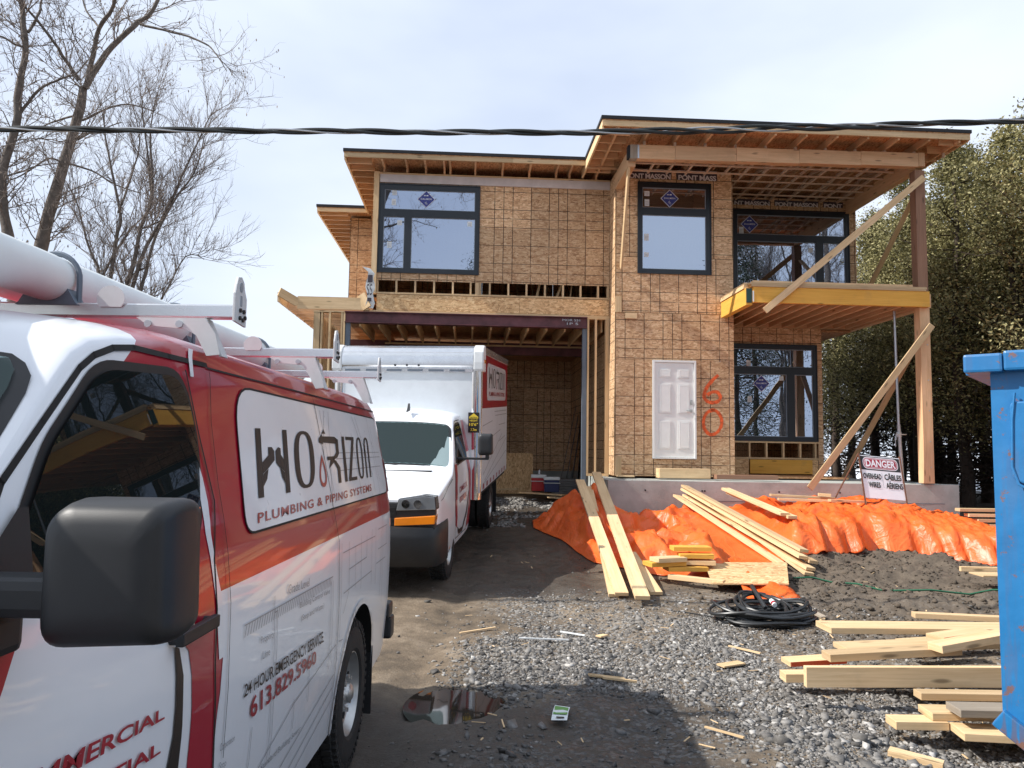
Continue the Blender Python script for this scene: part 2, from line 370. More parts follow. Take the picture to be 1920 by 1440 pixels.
def tarp_mat():
    t = NT('orange woven tarpaulin'); c = t.tc()
    col = t.ramp(t.noise(c, 1.8, 4, .6), [(.3, (.86, .125, .014)), (.7, (.97, .21, .045))])
    t.set(Base_Color=col, Roughness=.42, Specular_IOR_Level=.5, Subsurface_Weight=0.0, Coat_Weight=.15, Coat_Roughness=.3)
    h = t.math('MULTIPLY', t.noise(c, 7, 4, .6, 1.2), .5)
    for sc_, am, rt in ((1.8, 1.1, .3), (4.2, .6, 1.1), (9, .15, -.5)):
        q = t.noise(t.vec(c, (1, .55, .8), (0, 0, rt)), sc_, 2, .5, 1.6); q = t.math('ABSOLUTE', t.math('SUBTRACT', q, .5)); q = t.math('POWER', t.math('SUBTRACT', 1.0, t.math('MULTIPLY', q, 4.0), clamp=True), 3.0); h = t.math('ADD', h, t.math('MULTIPLY', q, am))
    t.bump(h, .25, .04)
    tl = t.n('ShaderNodeBsdfTranslucent', {'Color': (1, .16, .02)}); mxs = t.n('ShaderNodeMixShader', {0: .22}); t.put(mxs.inputs[1], t.b.outputs[0]); t.put(mxs.inputs[2], tl.outputs[0]); t.put(t.out.inputs[0], mxs.outputs[0]); return t.m
TARP = tarp_mat()
def blue_mat():
    t = NT('chipped blue dumpster paint'); c = t.tc(); n = t.noise(c, 3, 5, .65)
    col = t.ramp(n, [(.3, (.012, .145, .36)), (.7, (.03, .21, .48))])
    st = t.noise(t.vec(c, (9, 9, .8)), 1, 4, .7); rust = t.ramp(st, [(.51, 0), (.56, 1)]); z = t.n('ShaderNodeSeparateXYZ', {0: c}).outputs[2]
    low = t.math('MULTIPLY', rust, t.ramp(z, [(.3, 1), (.55, .35), (.9, .12)])); chip = t.ramp(t.noise(c, 13, 6, .7), [(.585, 0), (.62, 1)])
    col = t.mix(low, col, (.16, .075, .035)); col = t.mix(t.math('MULTIPLY', chip, .8), col, (.22, .10, .05))
    dust = t.noise(c, 1.4, 4); col = t.mix(t.ramp(dust, [(.5, 0.0), (.8, .2)]), col, (.3, .36, .42))
    t.set(Base_Color=col, Roughness=.38); t.bump(t.noise(c, 5, 5), .25, .02); return t.m
BLUE = blue_mat()
HOSE = plain('black rubber hose', (.02, .022, .024), .42, var=.3, coat=.15, coatr=.3)
CABLE = plain('black overhead cable', (.012, .016, .016), .55); CABLE2 = plain('bare aluminium strand', (.45, .46, .47), .4, .8)
RUSTY = plain('rusty angle iron', (.13, .055, .03), .75, var=.4, nscale=20)
GALV = plain('galvanised steel', (.5, .53, .56), .4, .8)
BARK = plain('grey brown bark', (.15, .125, .105), .9, var=.4, nscale=9, bump=.8, bscale=30)
TWIG = plain('reddish twigs', (.22, .18, .155), .9, var=.3); SEED = plain('dry seed keys', (.34, .27, .21), .9)
CBARK = plain('dark cedar bark', (.055, .038, .028), .9, var=.4)
def leaf_mat(name, a, b, c3):
    t = NT(name); at = t.n('ShaderNodeAttribute', attribute_name='tone').outputs['Fac']; n = t.noise(t.tc(), 1.1, 3)
    col = t.ramp(t.math('ADD', t.math('MULTIPLY', at, .75), t.math('MULTIPLY', n, .25)), [(.12, a), (.5, b), (.9, c3)]); t.set(Base_Color=col, Roughness=.6, Specular_IOR_Level=.3)
    tl = t.n('ShaderNodeBsdfTranslucent', {'Color': col}); ms = t.n('ShaderNodeMixShader', {0: .25}); t.put(ms.inputs[1], t.b.outputs[0]); t.put(ms.inputs[2], tl.outputs[0]); t.put(t.out.inputs[0], ms.outputs[0]); return t.m
SHADE_LEAF = leaf_mat('dark dead undergrowth', (.012, .011, .008), (.035, .03, .02), (.07, .06, .035))  # near-black tones stand in for the shade under the cedars
LEAF = leaf_mat('olive cedar foliage', (.05, .05, .018), (.22, .20, .08), (.58, .52, .27))
SPRUCEL = leaf_mat('dark spruce needles', (.010, .018, .010), (.03, .045, .022), (.06, .08, .04))

def ground_mat():
    t = NT('wet mud, packed dirt and crushed stone'); c = t.tc(); s = t.n('ShaderNodeSeparateXYZ', {0: c}); x, y = s.outputs[0], s.outputs[1]
    a = t.noise(c, .7, 5, .6); b = t.noise(c, 6, 6, .7); d = t.noise(c, 40, 4, .7)
    dirt = t.ramp(t.math('ADD', t.math('MULTIPLY', a, .6), t.math('MULTIPLY', b, .4)), [(.34, (.055, .042, .03)), (.5, (.16, .12, .08)), (.66, (.29, .23, .165))])
    fg = t.ramp(t.noise(c, 90, 3, .7), [(.3, .72), (.7, 1.3)]); dirt = t.mix(1.0, dirt, fg, 'MULTIPLY')
    mud = t.ramp(b, [(.3, (.06, .046, .034)), (.55, (.125, .098, .072)), (.8, (.20, .16, .12))])
    mm = t.math('MULTIPLY', t.step(x, 1.9, 3.6), t.step(y, 6.0, 8.0)); col = t.mix(mm, dirt, mud)
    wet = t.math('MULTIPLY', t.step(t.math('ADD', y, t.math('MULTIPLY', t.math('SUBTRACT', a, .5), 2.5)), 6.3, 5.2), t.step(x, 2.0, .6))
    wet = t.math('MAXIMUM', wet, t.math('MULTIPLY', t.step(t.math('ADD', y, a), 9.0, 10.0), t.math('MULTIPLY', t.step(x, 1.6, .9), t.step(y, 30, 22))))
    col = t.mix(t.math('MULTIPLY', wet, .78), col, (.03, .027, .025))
    st = t.vor(c, 34, 'Color'); sg = t.n('ShaderNodeSeparateColor', {0: st}); stc = t.ramp(sg.outputs[0], [(0, (.05, .05, .05)), (.5, (.17, .165, .155)), (1, (.38, .37, .35))])
    g = t.math('MULTIPLY', t.math('MULTIPLY', t.step(t.noise(c, 1.1, 4), .38, .52), t.math('SUBTRACT', 1.0, t.math('MULTIPLY', mm, .85))), t.math('GREATER_THAN', sg.outputs[1], .42))
    g = t.math('MULTIPLY', t.math('MULTIPLY', g, t.step(y, 9.9, 8.8)), t.step(t.math('ADD', x, t.math('MULTIPLY', a, .8)), -.15, .45)); col = t.mix(t.math('MULTIPLY', g, .7), col, t.mix(t.math('MULTIPLY', wet, .7), stc, (.04, .04, .042)))
    sn = t.math('MULTIPLY', t.step(y, 23, 25), t.step(t.noise(c, .35, 4), .36, .46)); col = t.mix(sn, col, (.82, .84, .88))
    ro = t.math('SUBTRACT', .92, t.math('MULTIPLY', wet, t.ramp(b, [(.35, .55), (.65, .22)]))); t.set(Base_Color=col, Roughness=ro, Specular_IOR_Level=.45)
    h = t.math('ADD', t.math('MULTIPLY', b, .6), t.math('ADD', t.math('MULTIPLY', d, .35), t.math('MULTIPLY', t.vor(c, 34), t.math('MULTIPLY', g, -.6)))); t.bump(h, .9, .03); return t.m
GROUND = ground_mat()
def water_mat():
    t = NT('muddy puddle water'); t.set(Base_Color=(.03, .024, .018), Roughness=.03, Specular_IOR_Level=.7); t.bump(t.noise(t.tc(), 3, 2), .04, .01); return t.m
WATER = water_mat()
def stone_mat():
    t = NT('crushed limestone'); at = t.n('ShaderNodeAttribute', attribute_name='tone').outputs['Fac']; n = t.noise(t.tc(), 60, 3)
    col = t.ramp(at, [(0, (.05, .046, .042)), (.4, (.15, .14, .128)), (.8, (.31, .295, .275)), (1, (.50, .48, .45))]); col = t.mix(1.0, col, t.ramp(n, [(.3, .75), (.7, 1.15)]), 'MULTIPLY')
    s = t.n('ShaderNodeSeparateXYZ', {0: t.tc()}); a = t.noise(t.tc(), .7, 5, .6)
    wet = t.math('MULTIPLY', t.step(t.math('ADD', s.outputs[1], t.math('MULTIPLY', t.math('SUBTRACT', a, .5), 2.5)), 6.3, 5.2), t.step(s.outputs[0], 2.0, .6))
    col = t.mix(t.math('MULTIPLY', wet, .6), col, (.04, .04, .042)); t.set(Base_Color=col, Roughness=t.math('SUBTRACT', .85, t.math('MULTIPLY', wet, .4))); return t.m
STONE = stone_mat()
CLOD = plain('dark soil clods', (.115, .09, .066), .95, var=.5, nscale=3, bump=.6, bscale=50)
PAPERG = plain('green and white card', (.14, .32, .08), .6)
COOLR = plain('red cooler plastic', (.45, .015, .015), .4); COOLB = plain('navy cooler plastic', (.01, .02, .09), .4)
PLBLACK = plain('black plastic sheet', (.012, .012, .013), .35)
PAV = plain('grey stone paver', (.22, .215, .21), .85, bump=.4)
# ---------------------------------------------------------------- ground
def axis(fine0, fine1, step, far):
    a = list(np.arange(fine0, fine1 + 1e-6, step)); g = step; v = fine1
    while v < far: g *= 1.35; v += g; a.append(v)
    g = step; v = fine0; lo = []
    while v > -far: g *= 1.35; v -= g; lo.append(v)
    return np.array(lo[::-1] + a)
def ground():
    xs = axis(-4.5, 9.5, .055, 500); ys = axis(3.2, 15.5, .055, 500); X, Y = np.meshgrid(xs, ys); Z = gz(X, Y)
    n, m = len(ys), len(xs); V = np.stack([X.ravel(), Y.ravel(), Z.ravel()], 1)
    i = np.arange(n * m).reshape(n, m); F = np.stack([i[:-1, :-1].ravel(), i[:-1, 1:].ravel(), i[1:, 1:].ravel(), i[1:, :-1].ravel()], 1)
    me = bpy.data.meshes.new('ground'); me.vertices.add(len(V)); me.vertices.foreach_set('co', V.ravel()); me.loops.add(F.size); me.loops.foreach_set('vertex_index', F.ravel())
    me.polygons.add(len(F)); me.polygons.foreach_set('loop_start', np.arange(0, F.size, 4)); me.polygons.foreach_set('loop_total', np.full(len(F), 4)); me.update(calc_edges=True)
    me.polygons.foreach_set('use_smooth', [True] * len(F)); me.materials.append(GROUND); tag(mkobj('ground', me), kind='structure')
ground()
def np_mesh(name, V, F, mat, tone=None, smooth=False):
    k = F.shape[1]; me = bpy.data.meshes.new(name); me.vertices.add(len(V)); me.vertices.foreach_set('co', V.astype(np.float32).ravel()); me.loops.add(F.size); me.loops.foreach_set('vertex_index', F.astype(np.int32).ravel())
    me.polygons.add(len(F)); me.polygons.foreach_set('loop_start', np.arange(0, F.size, k)); me.polygons.foreach_set('loop_total', np.full(len(F), k)); me.update(calc_edges=True)
    if tone is not None: a = me.attributes.new('tone', 'FLOAT', 'POINT'); a.data.foreach_set('value', tone.astype(np.float32))
    if smooth: me.polygons.foreach_set('use_smooth', [True] * len(F))
    me.materials.append(mat); return me
for k, (px, py, rx, ry, dz) in enumerate(((-.33, 5.42, .30, .40, .045),)):
    m = MB(); n = 40; zc = gzf(px, py) + dz * .62
    m.add([(px + rx * 1.25 * math.cos(a), py + ry * 1.25 * math.sin(a), zc) for a in [2 * math.pi * i / n for i in range(n)]], [list(range(n))])
    tag(m.build('puddle', WATER), kind='structure')
def scatter(name, N, dens, size, mat, seed, flat=.6, tone=(0, 1), emb=.06, xr=(-4.2, 9), yr=(3.3, 15), near=True):
    r = np.random.RandomState(seed); x = r.uniform(*xr, N * 6); y = yr[0] + (yr[1] - yr[0]) * r.rand(N * 6) ** (1.5 if near else 1.0)
    keep = r.rand(N * 6) < dens(x, y); x, y = x[keep][:N], y[keep][:N]; n = len(x)
    s = size(r, n, x, y); base = np.array([(a, b, c) for a in (-1, 1) for b in (-1, 1) for c in (-1, 1)], float) * .5
    F0 = np.array([(0, 1, 3, 2), (4, 6, 7, 5), (0, 4, 5, 1), (2, 3, 7, 6), (0, 2, 6, 4), (1, 5, 7, 3)])
    P = base[None] * (1 + r.uniform(-.62, .35, (n, 8, 3))); P = P * np.stack([np.ones(n), r.uniform(.55, 1, n), r.uniform(flat * .5, flat, n)], 1)[:, None, :]
    a = r.uniform(0, 6.28, n); t = r.normal(0, .35, n); ca, sa, ct, st = np.cos(a), np.sin(a), np.cos(t), np.sin(t)
    x1 = P[..., 0] * ct[:, None] - P[..., 2] * st[:, None]; z1 = P[..., 0] * st[:, None] + P[..., 2] * ct[:, None]
    Q = np.stack([x1 * ca[:, None] - P[..., 1] * sa[:, None], x1 * sa[:, None] + P[..., 1] * ca[:, None], z1], -1) * s[:, None, None]
    Q += np.stack([x, y, gz(x, y) + s * flat * emb], 1)[:, None, :]
    F = (F0[None] + (np.arange(n) * 8)[:, None, None]).reshape(-1, 4); tn = np.repeat(np.clip(r.normal(.5, .24, n), *tone), 8)
    o = mkobj(name, np_mesh(name, Q.reshape(-1, 3), F, mat, tn)); tag(o, kind='stuff'); return o
def gravel_d(x, y):
    a = fbm(x * .75 + 3, y * .75, 4); pad = sstep(-.9, -.1, x - (.4 - .12 * (y - 5)) * .4) * sstep(9.8, 8.4, y + np.abs(x - 1.2) * .3) * sstep(4.6, 3.0, x - .2 * (y - 6))
    return np.clip(pad * (.16 + .84 * sstep(.43, .58, a)) * 1.0 + .04 + .75 * sstep(3.8, 2.3, x) * sstep(5.4, 5.0, y) * sstep(1.4, 1.9, x), 0, 1) * (1 - .93 * sstep(5.9, 5.3, y + .8 * (fbm(x * 1.5, y * 1.5 + 7, 3) - .5)) * sstep(1.7, 1.2, x)) * (1 - .75 * sstep(1.9, 2.7, x) * sstep(6.6, 7.3, y)) * (.13 + .87 * sstep(-.75, .05, x - .16 * (y - 6.5) + .5 * (fbm(x * 1.2, y * 1.2 + 3, 3) - .5))) * (1 - .9 * sstep(8.6, 9.8, y))
g1 = scatter('crushed_stone_gravel', 100000, gravel_d, lambda r, n, x, y: np.clip(r.lognormal(-4.2, .5, n), .007, .065), STONE, 3)
tag(g1, 'loose grey crushed stone spread over the driveway in front of the house', 'gravel')
g2 = scatter('large_gravel', 900, lambda x, y: np.clip(sstep(5.6, 4.9, y) * sstep(1.4, 1.9, x) + .04, 0, 1), lambda r, n, x, y: np.clip(r.lognormal(-3.2, .35, n), .02, .1), STONE, 5, flat=.75, tone=(.35, 1), xr=(-.5, 4), yr=(3.4, 8))
tag(g2, 'coarser pale stones lying by the lumber at the bottom right', 'gravel')
g3 = scatter('soil_clods', 16000, lambda x, y: sstep(1.8, 3.2, x) * sstep(6.2, 7.6, y) * (.35 + .65 * sstep(.4, .6, fbm(x * 2, y * 2, 3))) + .02 * sstep(.5, 1, x), lambda r, n, x, y: np.clip(r.lognormal(-3.9, .5, n), .008, .10), CLOD, 9, flat=.8, yr=(5.5, 15), near=False)
tag(g3, 'dark clods of churned soil in front of the orange tarp', 'soil')
g4 = scatter('garage_rubble', 2200, lambda x, y: np.full(x.shape, 1.0) * sstep(.35, .6, fbm(x * 2.5, y * 2.5, 3)), lambda r, n, x, y: r.uniform(.02, .09, n), STONE, 12, flat=.6, tone=(.3, 1), xr=(-.8, 1.8), yr=(13.8, 19), near=False)
tag(g4, 'pale stones and rubble on the dirt at the garage mouth', 'gravel')

# ---------------------------------------------------------------- the house under construction
HO, HT = Vector((2.173, 16.1, 0)), rad(3.2)
house = empty('unfinished_house', HO, HT)
tag(house, 'unfinished two storey house sheathed in strand board with open eaves and a yellow beamed balcony', 'house')
HM = Matrix.Translation(HO) @ Matrix.Rotation(HT, 4, 'Z')
def W(u, v, z): return HM @ Vector((u, v, z))
_n = 0
def sheets(u0, u1, z0, z1, v, openings=(), th=.0111, side=None, mat=None, parent=None, su=2.4384, sz=1.2192, ou=0.0, oz=0.0, vert=False):
    """strand board sheets over the rectangle u0..u1, z0..z1 of the plane v (or of the plane u=side, where u0..u1 then run along v), cut round openings; each sheet is one object"""
    if vert: su, sz = sz, su
    mat = mat or OSB; rows = []; z = z0 - oz; k = 0
    while z < z1:
        u = u0 - ou - (su / 2 if k % 2 else 0)
        while u < u1:
            a0, a1, b0, b1 = max(u, u0), min(u + su, u1), max(z, z0), min(z + sz, z1)
            if a1 - a0 > .03 and b1 - b0 > .03: rows.append((a0 + .0025, a1 - .0025, b0 + .0025, b1 - .0025, u, z))
            u += su
        z += sz; k += 1
    for a0, a1, b0, b1, ou_, oz_ in rows:
        xs = sorted({a0, a1, *[min(max(c, a0), a1) for o in openings for c in o[:2]]}); zs = sorted({b0, b1, *[min(max(c, b0), b1) for o in openings for c in o[2:]]})
        m = MB(); jut = random.uniform(-.001, .003)
        for p, q in zip(xs, xs[1:]):
            run = None
            for r, s in list(zip(zs, zs[1:])) + [(None, None)]:
                free = r is not None and s - r > 1e-4 and not any(o[0] < (p + q) / 2 < o[1] and o[2] < (r + s) / 2 < o[3] for o in openings)
                if free: run = [run[0], s] if run else [r, s]
                elif run:
                    if q - p > 1e-4:
                        if side is None: m.box(p - a0, q - a0, 0, th, run[0] - b0, run[1] - b0, flat=True)
                        else: m.box(0, th, p - a0, q - a0, run[0] - b0, run[1] - b0, flat=True)
                    run = None
        if not m.v: continue
        du, dz = a0 - ou_, b0 - oz_; m.uv = [[(x + du, y + dz) for x, y in f] for f in m.uv]
        loc = (a0, v - th - jut, b0) if side is None else (side - th - jut, a0, b0)
        m.build('osb_sheet', mat, parent or house, loc=loc, fix=False)

def window(u0, u1, z0, z1, v, panes, stickers=(), diamond=None, label=None):
    """black framed window; panes are (u0, u1, z0, z1) of the glass openings"""
    fr = MB(); y0, y1 = v - .035, v + .07
    us = sorted({u0, u1, *[c for p in panes for c in p[:2]]}); zs = sorted({z0, z1, *[c for p in panes for c in p[2:]]})
    for p, q in zip(us, us[1:]):
        run = None
        for r, s in list(zip(zs, zs[1:])) + [(None, None)]:
            solid = r is not None and not any(a[0] < (p + q) / 2 < a[1] and a[2] < (r + s) / 2 < a[3] for a in panes)
            if solid: run = [run[0], s] if run else [r, s]
            elif run: fr.box(p, q, y0, y1, run[0], run[1]); run = None
    e = .022
    for t in ((u0 - e, u0 - .001, z0 - e, z1 + e), (u1 + .001, u1 + e, z0 - e, z1 + e), (u0 - .001, u1 + .001, z1 + .001, z1 + e), (u0 - .001, u1 + .001, z0 - e, z0 - .001)): fr.box(t[0], t[1], v - .052, v - .014, t[2], t[3])
    w = fr.build('window', FRAME_BK, house)
    if label: w['label'] = label
    for a in panes:
        gk = MB(); q = .014
        for t in ((a[0], a[0] + q, a[2], a[3]), (a[1] - q, a[1], a[2], a[3]), (a[0] + q, a[1] - q, a[3] - q, a[3]), (a[0] + q, a[1] - q, a[2], a[2] + q)): gk.box(t[0] + .0005, t[1] - .0005, v - .012, v + .03, t[2] + .0005, t[3] - .0005)
        gk.build('glazing_bead', GALV if False else STK_G, w)
        g = MB(); g.box(a[0] + q, a[1] - q, v + .002, v + .010, a[2] + q, a[3] - q); g.build('pane', G_HOUSE, w)
    for (x, z, sw, sh) in stickers:
        s = MB(); s.box(x - sw / 2, x + sw / 2, v - .002, v + .0005, z - sh / 2, z + sh / 2); s.build('paper_sticker', STK_W, w)
        s = MB()
        for i in range(3): s.box(x - sw * .36, x + sw * .3, v - .0032, v - .0024, z - sh * .3 + i * sh * .2, z - sh * .25 + i * sh * .2)
        s.build('sticker_print', INKG, w)
    if diamond:
        x, z, r = diamond; s = MB()
        s.prism([(x - r, z), (x, z - r), (x + r, z), (x, z + r)], v - .002, v + .0005); s.build('diamond_sticker', STK_B, w)
        s = MB()
        for k in range(4):
            a0 = Vector((math.cos(k * math.pi / 2), math.sin(k * math.pi / 2))) * r * .985; a1 = Vector((math.cos((k + 1) * math.pi / 2), math.sin((k + 1) * math.pi / 2))) * r * .985
            s.beam((x + a0.x, v - .004, z + a0.y), (x + a1.x, v - .004, z + a1.y), .002, r * .05, up=(0, 1, 0)) if False else s.prism([(x + a0.x, z + a0.y), (x + a1.x, z + a1.y), (x + a1.x * .93, z + a1.y * .93), (x + a0.x * .93, z + a0.y * .93)], v - .0045, v - .003)
        for i, wd in enumerate((.10, .07, .13, .06)): s.box(x - r * .26 + i * r * .14, x - r * .26 + i * r * .14 + r * wd, v - .0045, v - .003, z + r * .36, z + r * .48)
        for dx, dz, hh in ((-.07, -.42, .26), (.06, -.52, .2)):
            ring = [(x + r * (dx + .075 * math.cos(t)), z + r * (dz + .09 * math.sin(t))) for t in [i * math.pi / 6 for i in range(12)]]
            for i in range(12):
                (ax, az), (bx, bz) = ring[i], ring[(i + 1) % 12]; s.beam((ax, v - .004, az), (bx, v - .004, bz), .004, .006, up=(0, 1, 0))
        s.box(x + r * .0, x + r * .015, v - .0045, v - .003, z - r * .45, z - r * .22); s.build('diamond_print', INKW, w)
        flat_text('diamond_lettering', 'DALMEN', w, INKW, x - r * .60, x + r * .60, z - r * .06, z + r * .12, v - .0046, spacing=1.15, offset=.012)
    return w
STK_G = plain('pale glazing bead', (.30, .34, .38), .4)

# walls -------------------------------------------------------------------
GV = .7; BV = 1.5
WM = (.485, 2.04, 5.535, 7.495); WL = (-5.105, -2.93, 5.555, 7.505); WU = (3.09, 5.86, 5.0, 7.47); WB = (2.62, 5.02, 2.035, 4.25); DR = (.79, 1.72, 1.585, 3.66)
sheets(0, 2.545, 1.22, 4.665, 0, [(DR[0] - .01, DR[1] + .01, DR[2] - .01, DR[3] + .01)], vert=True, ou=0)
sheets(0.0, .132, 4.67, 7.80, 0, vert=True); sheets(.135, 2.545, 4.67, 5.87, 0, [WM]); sheets(.135, 2.545, 5.875, 7.80, 0, [WM], oz=.35, ou=.45)
sheets(.012, GV - .013, 1.22, 7.72, 0, side=0.0, vert=True)
sheets(-5.13, -.013, 5.365, 7.72, GV, [WL], oz=.0, ou=.3)
sheets(-5.12, -2.0, 4.70, 5.055, GV - .012, mat=OSB_PLAIN, sz=.4, su=3.2); sheets(-2.0, -.02, 4.70, 5.055, GV - .012, mat=OSB_PLAIN, sz=.4, su=2.6)
sheets(2.56, 6.06, 5.0, 7.78, BV, [WU], ou=.2); sheets(2.56, 5.16, 4.28, 4.66, BV, [WB], ou=.9); sheets(5.045, 5.17, 1.25, 4.28, BV, vert=True); sheets(2.56, 3.4, 1.24, 1.6, BV, mat=OSB_PLAIN); sheets(4.9, 5.04, 1.24, 1.6, BV, mat=OSB_PLAIN)
sheets(-6.36, -5.24, 4.95, 7.9, 4.6, ou=.6)
sheets(.75, 4.6, 5.0, 7.8, 0, side=-5.25, parent=house)
sheets(4.7, 9.9, 4.9, 7.9, 0, side=-6.36)
for (a, b, c, d, e) in ((-6.36, 6.06, .6, 7.8, 10.0),): sheets(a, b, c, d, e, su=2.4384)
for sd, z0, z1, v0 in ((6.07, 4.7, 7.8, 1.5), (5.18, 1.2, 4.7, 1.5)):
    sheets(v0, 9.99, z0, z1, 0, side=sd)
sheets(GV + .02, 6.99, 1.15, 4.4, 0, side=.012, vert=True); sheets(-6.3, .0, 1.12, 4.7, 7.0, vert=True)        # inside the garage
sheets(.86, 7.0, .6, 4.66, 0, side=-6.44, vert=True)  # left garage sheathing, added to keep the sun out of the interior
# floors and ceilings inside
bar('floor_deck', house, -6.3, 6.0, 1.55, 9.9, 4.98, 5.0, OSB_DECK); bar('floor_deck', house, -5.2, 2.5, .78, 1.5, 4.98, 5.0, OSB_DECK)
bar('ground_floor_deck', house, .03, 5.1, .2, 9.9, 1.2, 1.24, OSB_DECK)
for k, u in enumerate((-4.6, -3.0, -1.2, .6, 3.3, 4.7)): bar('partition_stud', house, u, u + .038, 3.2, 3.29, 5.0, 7.75, W_SPRUCE)
for u in np.arange(-5.1, 5.9, .41): bar('partition_stud', house, u, u + .038, 4.8, 4.89, 5.0, 7.75, W_SPRUCE)
for u in np.arange(.3, 5.1, .41): bar('partition_stud', house, u, u + .038, 4.2, 4.29, 1.24, 4.6, W_SPRUCE)
bar('curtain_liner', house, 3.3, 5.0, 2.1, 2.12, 1.9, 4.1, W_FADED) if False else None
# windows
window(*WL, GV, [(-5.01, -3.02, 6.955, 7.40), (-5.02, -4.56, 5.64, 6.79), (-4.41, -3.01, 5.64, 6.79)], [(-4.80, 7.33, .10, .11), (-4.81, 7.12, .095, .14), (-4.67, 6.66, .105, .11), (-4.88, 6.16, .10, .14), (-3.13, 6.68, .105, .11)], (-4.1, 7.205, .20), 'wide black framed window of three panes over the garage')
window(*WM, 0, [(.565, 1.955, 6.955, 7.40), (.565, 1.955, 5.615, 6.80)], [(.67, 7.27, .11, .11), (.67, 7.07, .10, .15), (.66, 6.31, .10, .15), (.66, 5.93, .10, .10)], (1.165, 7.175, .20), 'narrow two pane window above the white door')
window(*WU, BV, [(3.17, 5.78, 6.89, 7.36), (3.17, 5.07, 5.08, 6.73), (5.25, 5.78, 5.08, 6.73)], [(3.28, 6.98, .11, .17), (4.95, 6.55, .11, .11)], (3.48, 7.13, .215), 'wide window behind the balcony')
window(*WB, BV, [(2.70, 4.94, 3.74, 4.16), (2.70, 4.32, 2.12, 3.57), (4.50, 4.94, 2.12, 3.57)], [(3.42, 3.82, .10, .14), (4.20, 3.48, .10, .10), (3.44, 2.98, .10, .14)], (3.72, 3.35, .20), 'dark window under the balcony')
# door
dr = MB(); dr.box(DR[0] + .05, DR[1] - .05, -.02, .025, DR[2] + .03, DR[3] - .05); door = dr.build('front_door', DOORW, house)
fb = MB(); fb.box(DR[0], DR[0] + .045, -.045, .05, DR[2], DR[3]); fb.box(DR[1] - .045, DR[1], -.045, .05, DR[2], DR[3]); fb.box(DR[0] + .046, DR[1] - .046, -.045, .05, DR[3] - .045, DR[3]); fb.box(DR[0] + .046, DR[1] - .046, -.05, .05, DR[2], DR[2] + .025)
fb.build('door_frame', DOORW, door, bevel=.004)
c = (DR[0] + DR[1]) / 2
for sx_ in (-1, 1):
    for (z0, z1) in ((DR[2] + .20, DR[2] + .80), (DR[2] + .95, DR[2] + 1.58), (DR[2] + 1.70, DR[2] + 1.90)):
        pn = MB(); u0, u1 = sorted((c + sx_ * .07, c + sx_ * .33))
        pn.box(u0, u1, -.028, -.0205, z0, z1); pn.box(u0 + .035, u1 - .035, -.0325, -.0285, z0 + .035, z1 - .035); pn.build('raised_panel', DOORW, door, bevel=.006)
hd = MB(); hd.box(DR[1] - .13, DR[1] - .08, -.035, -.021, DR[2] + 1.14, DR[2] + 1.24); hd.cyl((DR[1] - .105, -.05, DR[2] + 1.19), (DR[1] - .105, -.03, DR[2] + 1.19), .02, 12); hd.build('keypad_lock', NICKEL, door)
hd = MB(); hd.box(DR[1] - .13, DR[1] - .08, -.035, -.021, DR[2] + .98, DR[2] + 1.04); hd.cyl((DR[1] - .105, -.07, DR[2] + 1.01), (DR[1] - .105, -.03, DR[2] + 1.01), .014, 10); hd.beam((DR[1] - .105, -.07, DR[2] + 1.01), (DR[1] - .22, -.07, DR[2] + 1.01), .014, .02); hd.build('lever_handle', NICKEL, door)
# spray painted 6 and 0
def ribbon(pts, w0, y, n=40):
    P = [Vector((a, 0, b)) for a, b in pts]; out = []
    for i in range(n + 1):
        t = i / n * (len(P) - 1); k = min(int(t), len(P) - 2); f = t - k
        p0, p1, p2, p3 = P[max(k - 1, 0)], P[k], P[k + 1], P[min(k + 2, len(P) - 1)]
        out.append(.5 * ((2 * p1) + (p2 - p0) * f + (2 * p0 - 5 * p1 + 4 * p2 - p3) * f * f + (3 * p1 - p0 - 3 * p2 + p3) * f ** 3))
    V = []; F = []
    for i, p in enumerate(out):
        d = (out[min(i + 1, n)] - out[max(i - 1, 0)]).normalized(); q = Vector((-d.z, 0, d.x)) * (w0 / 2 * random.uniform(.8, 1.12)); V += [(p + q).to_tuple(), (p - q).to_tuple()]
    V = [(a, y, b) for a, _, b in V]; F = [(2 * i, 2 * i + 1, 2 * i + 3, 2 * i + 2) for i in range(n)]
    me = bpy.data.meshes.new('spray'); me.from_pydata(V, [], F); me.materials.append(SPRAY); return me
def hp(px, py): return (px, py)
mkobj('spray_painted_six', ribbon([(2.20, 3.37), (2.07, 3.25), (1.94, 3.08), (1.895, 2.90), (1.98, 2.80), (2.14, 2.79), (2.24, 2.87), (2.20, 2.99), (2.08, 3.01), (1.96, 2.94)], .072, -.018), house)
mkobj('spray_painted_zero', ribbon([(2.12, 2.63), (1.97, 2.58), (1.88, 2.42), (1.90, 2.22), (2.02, 2.11), (2.16, 2.15), (2.26, 2.30), (2.25, 2.48), (2.16, 2.60), (2.04, 2.63)], .070, -.018), house)
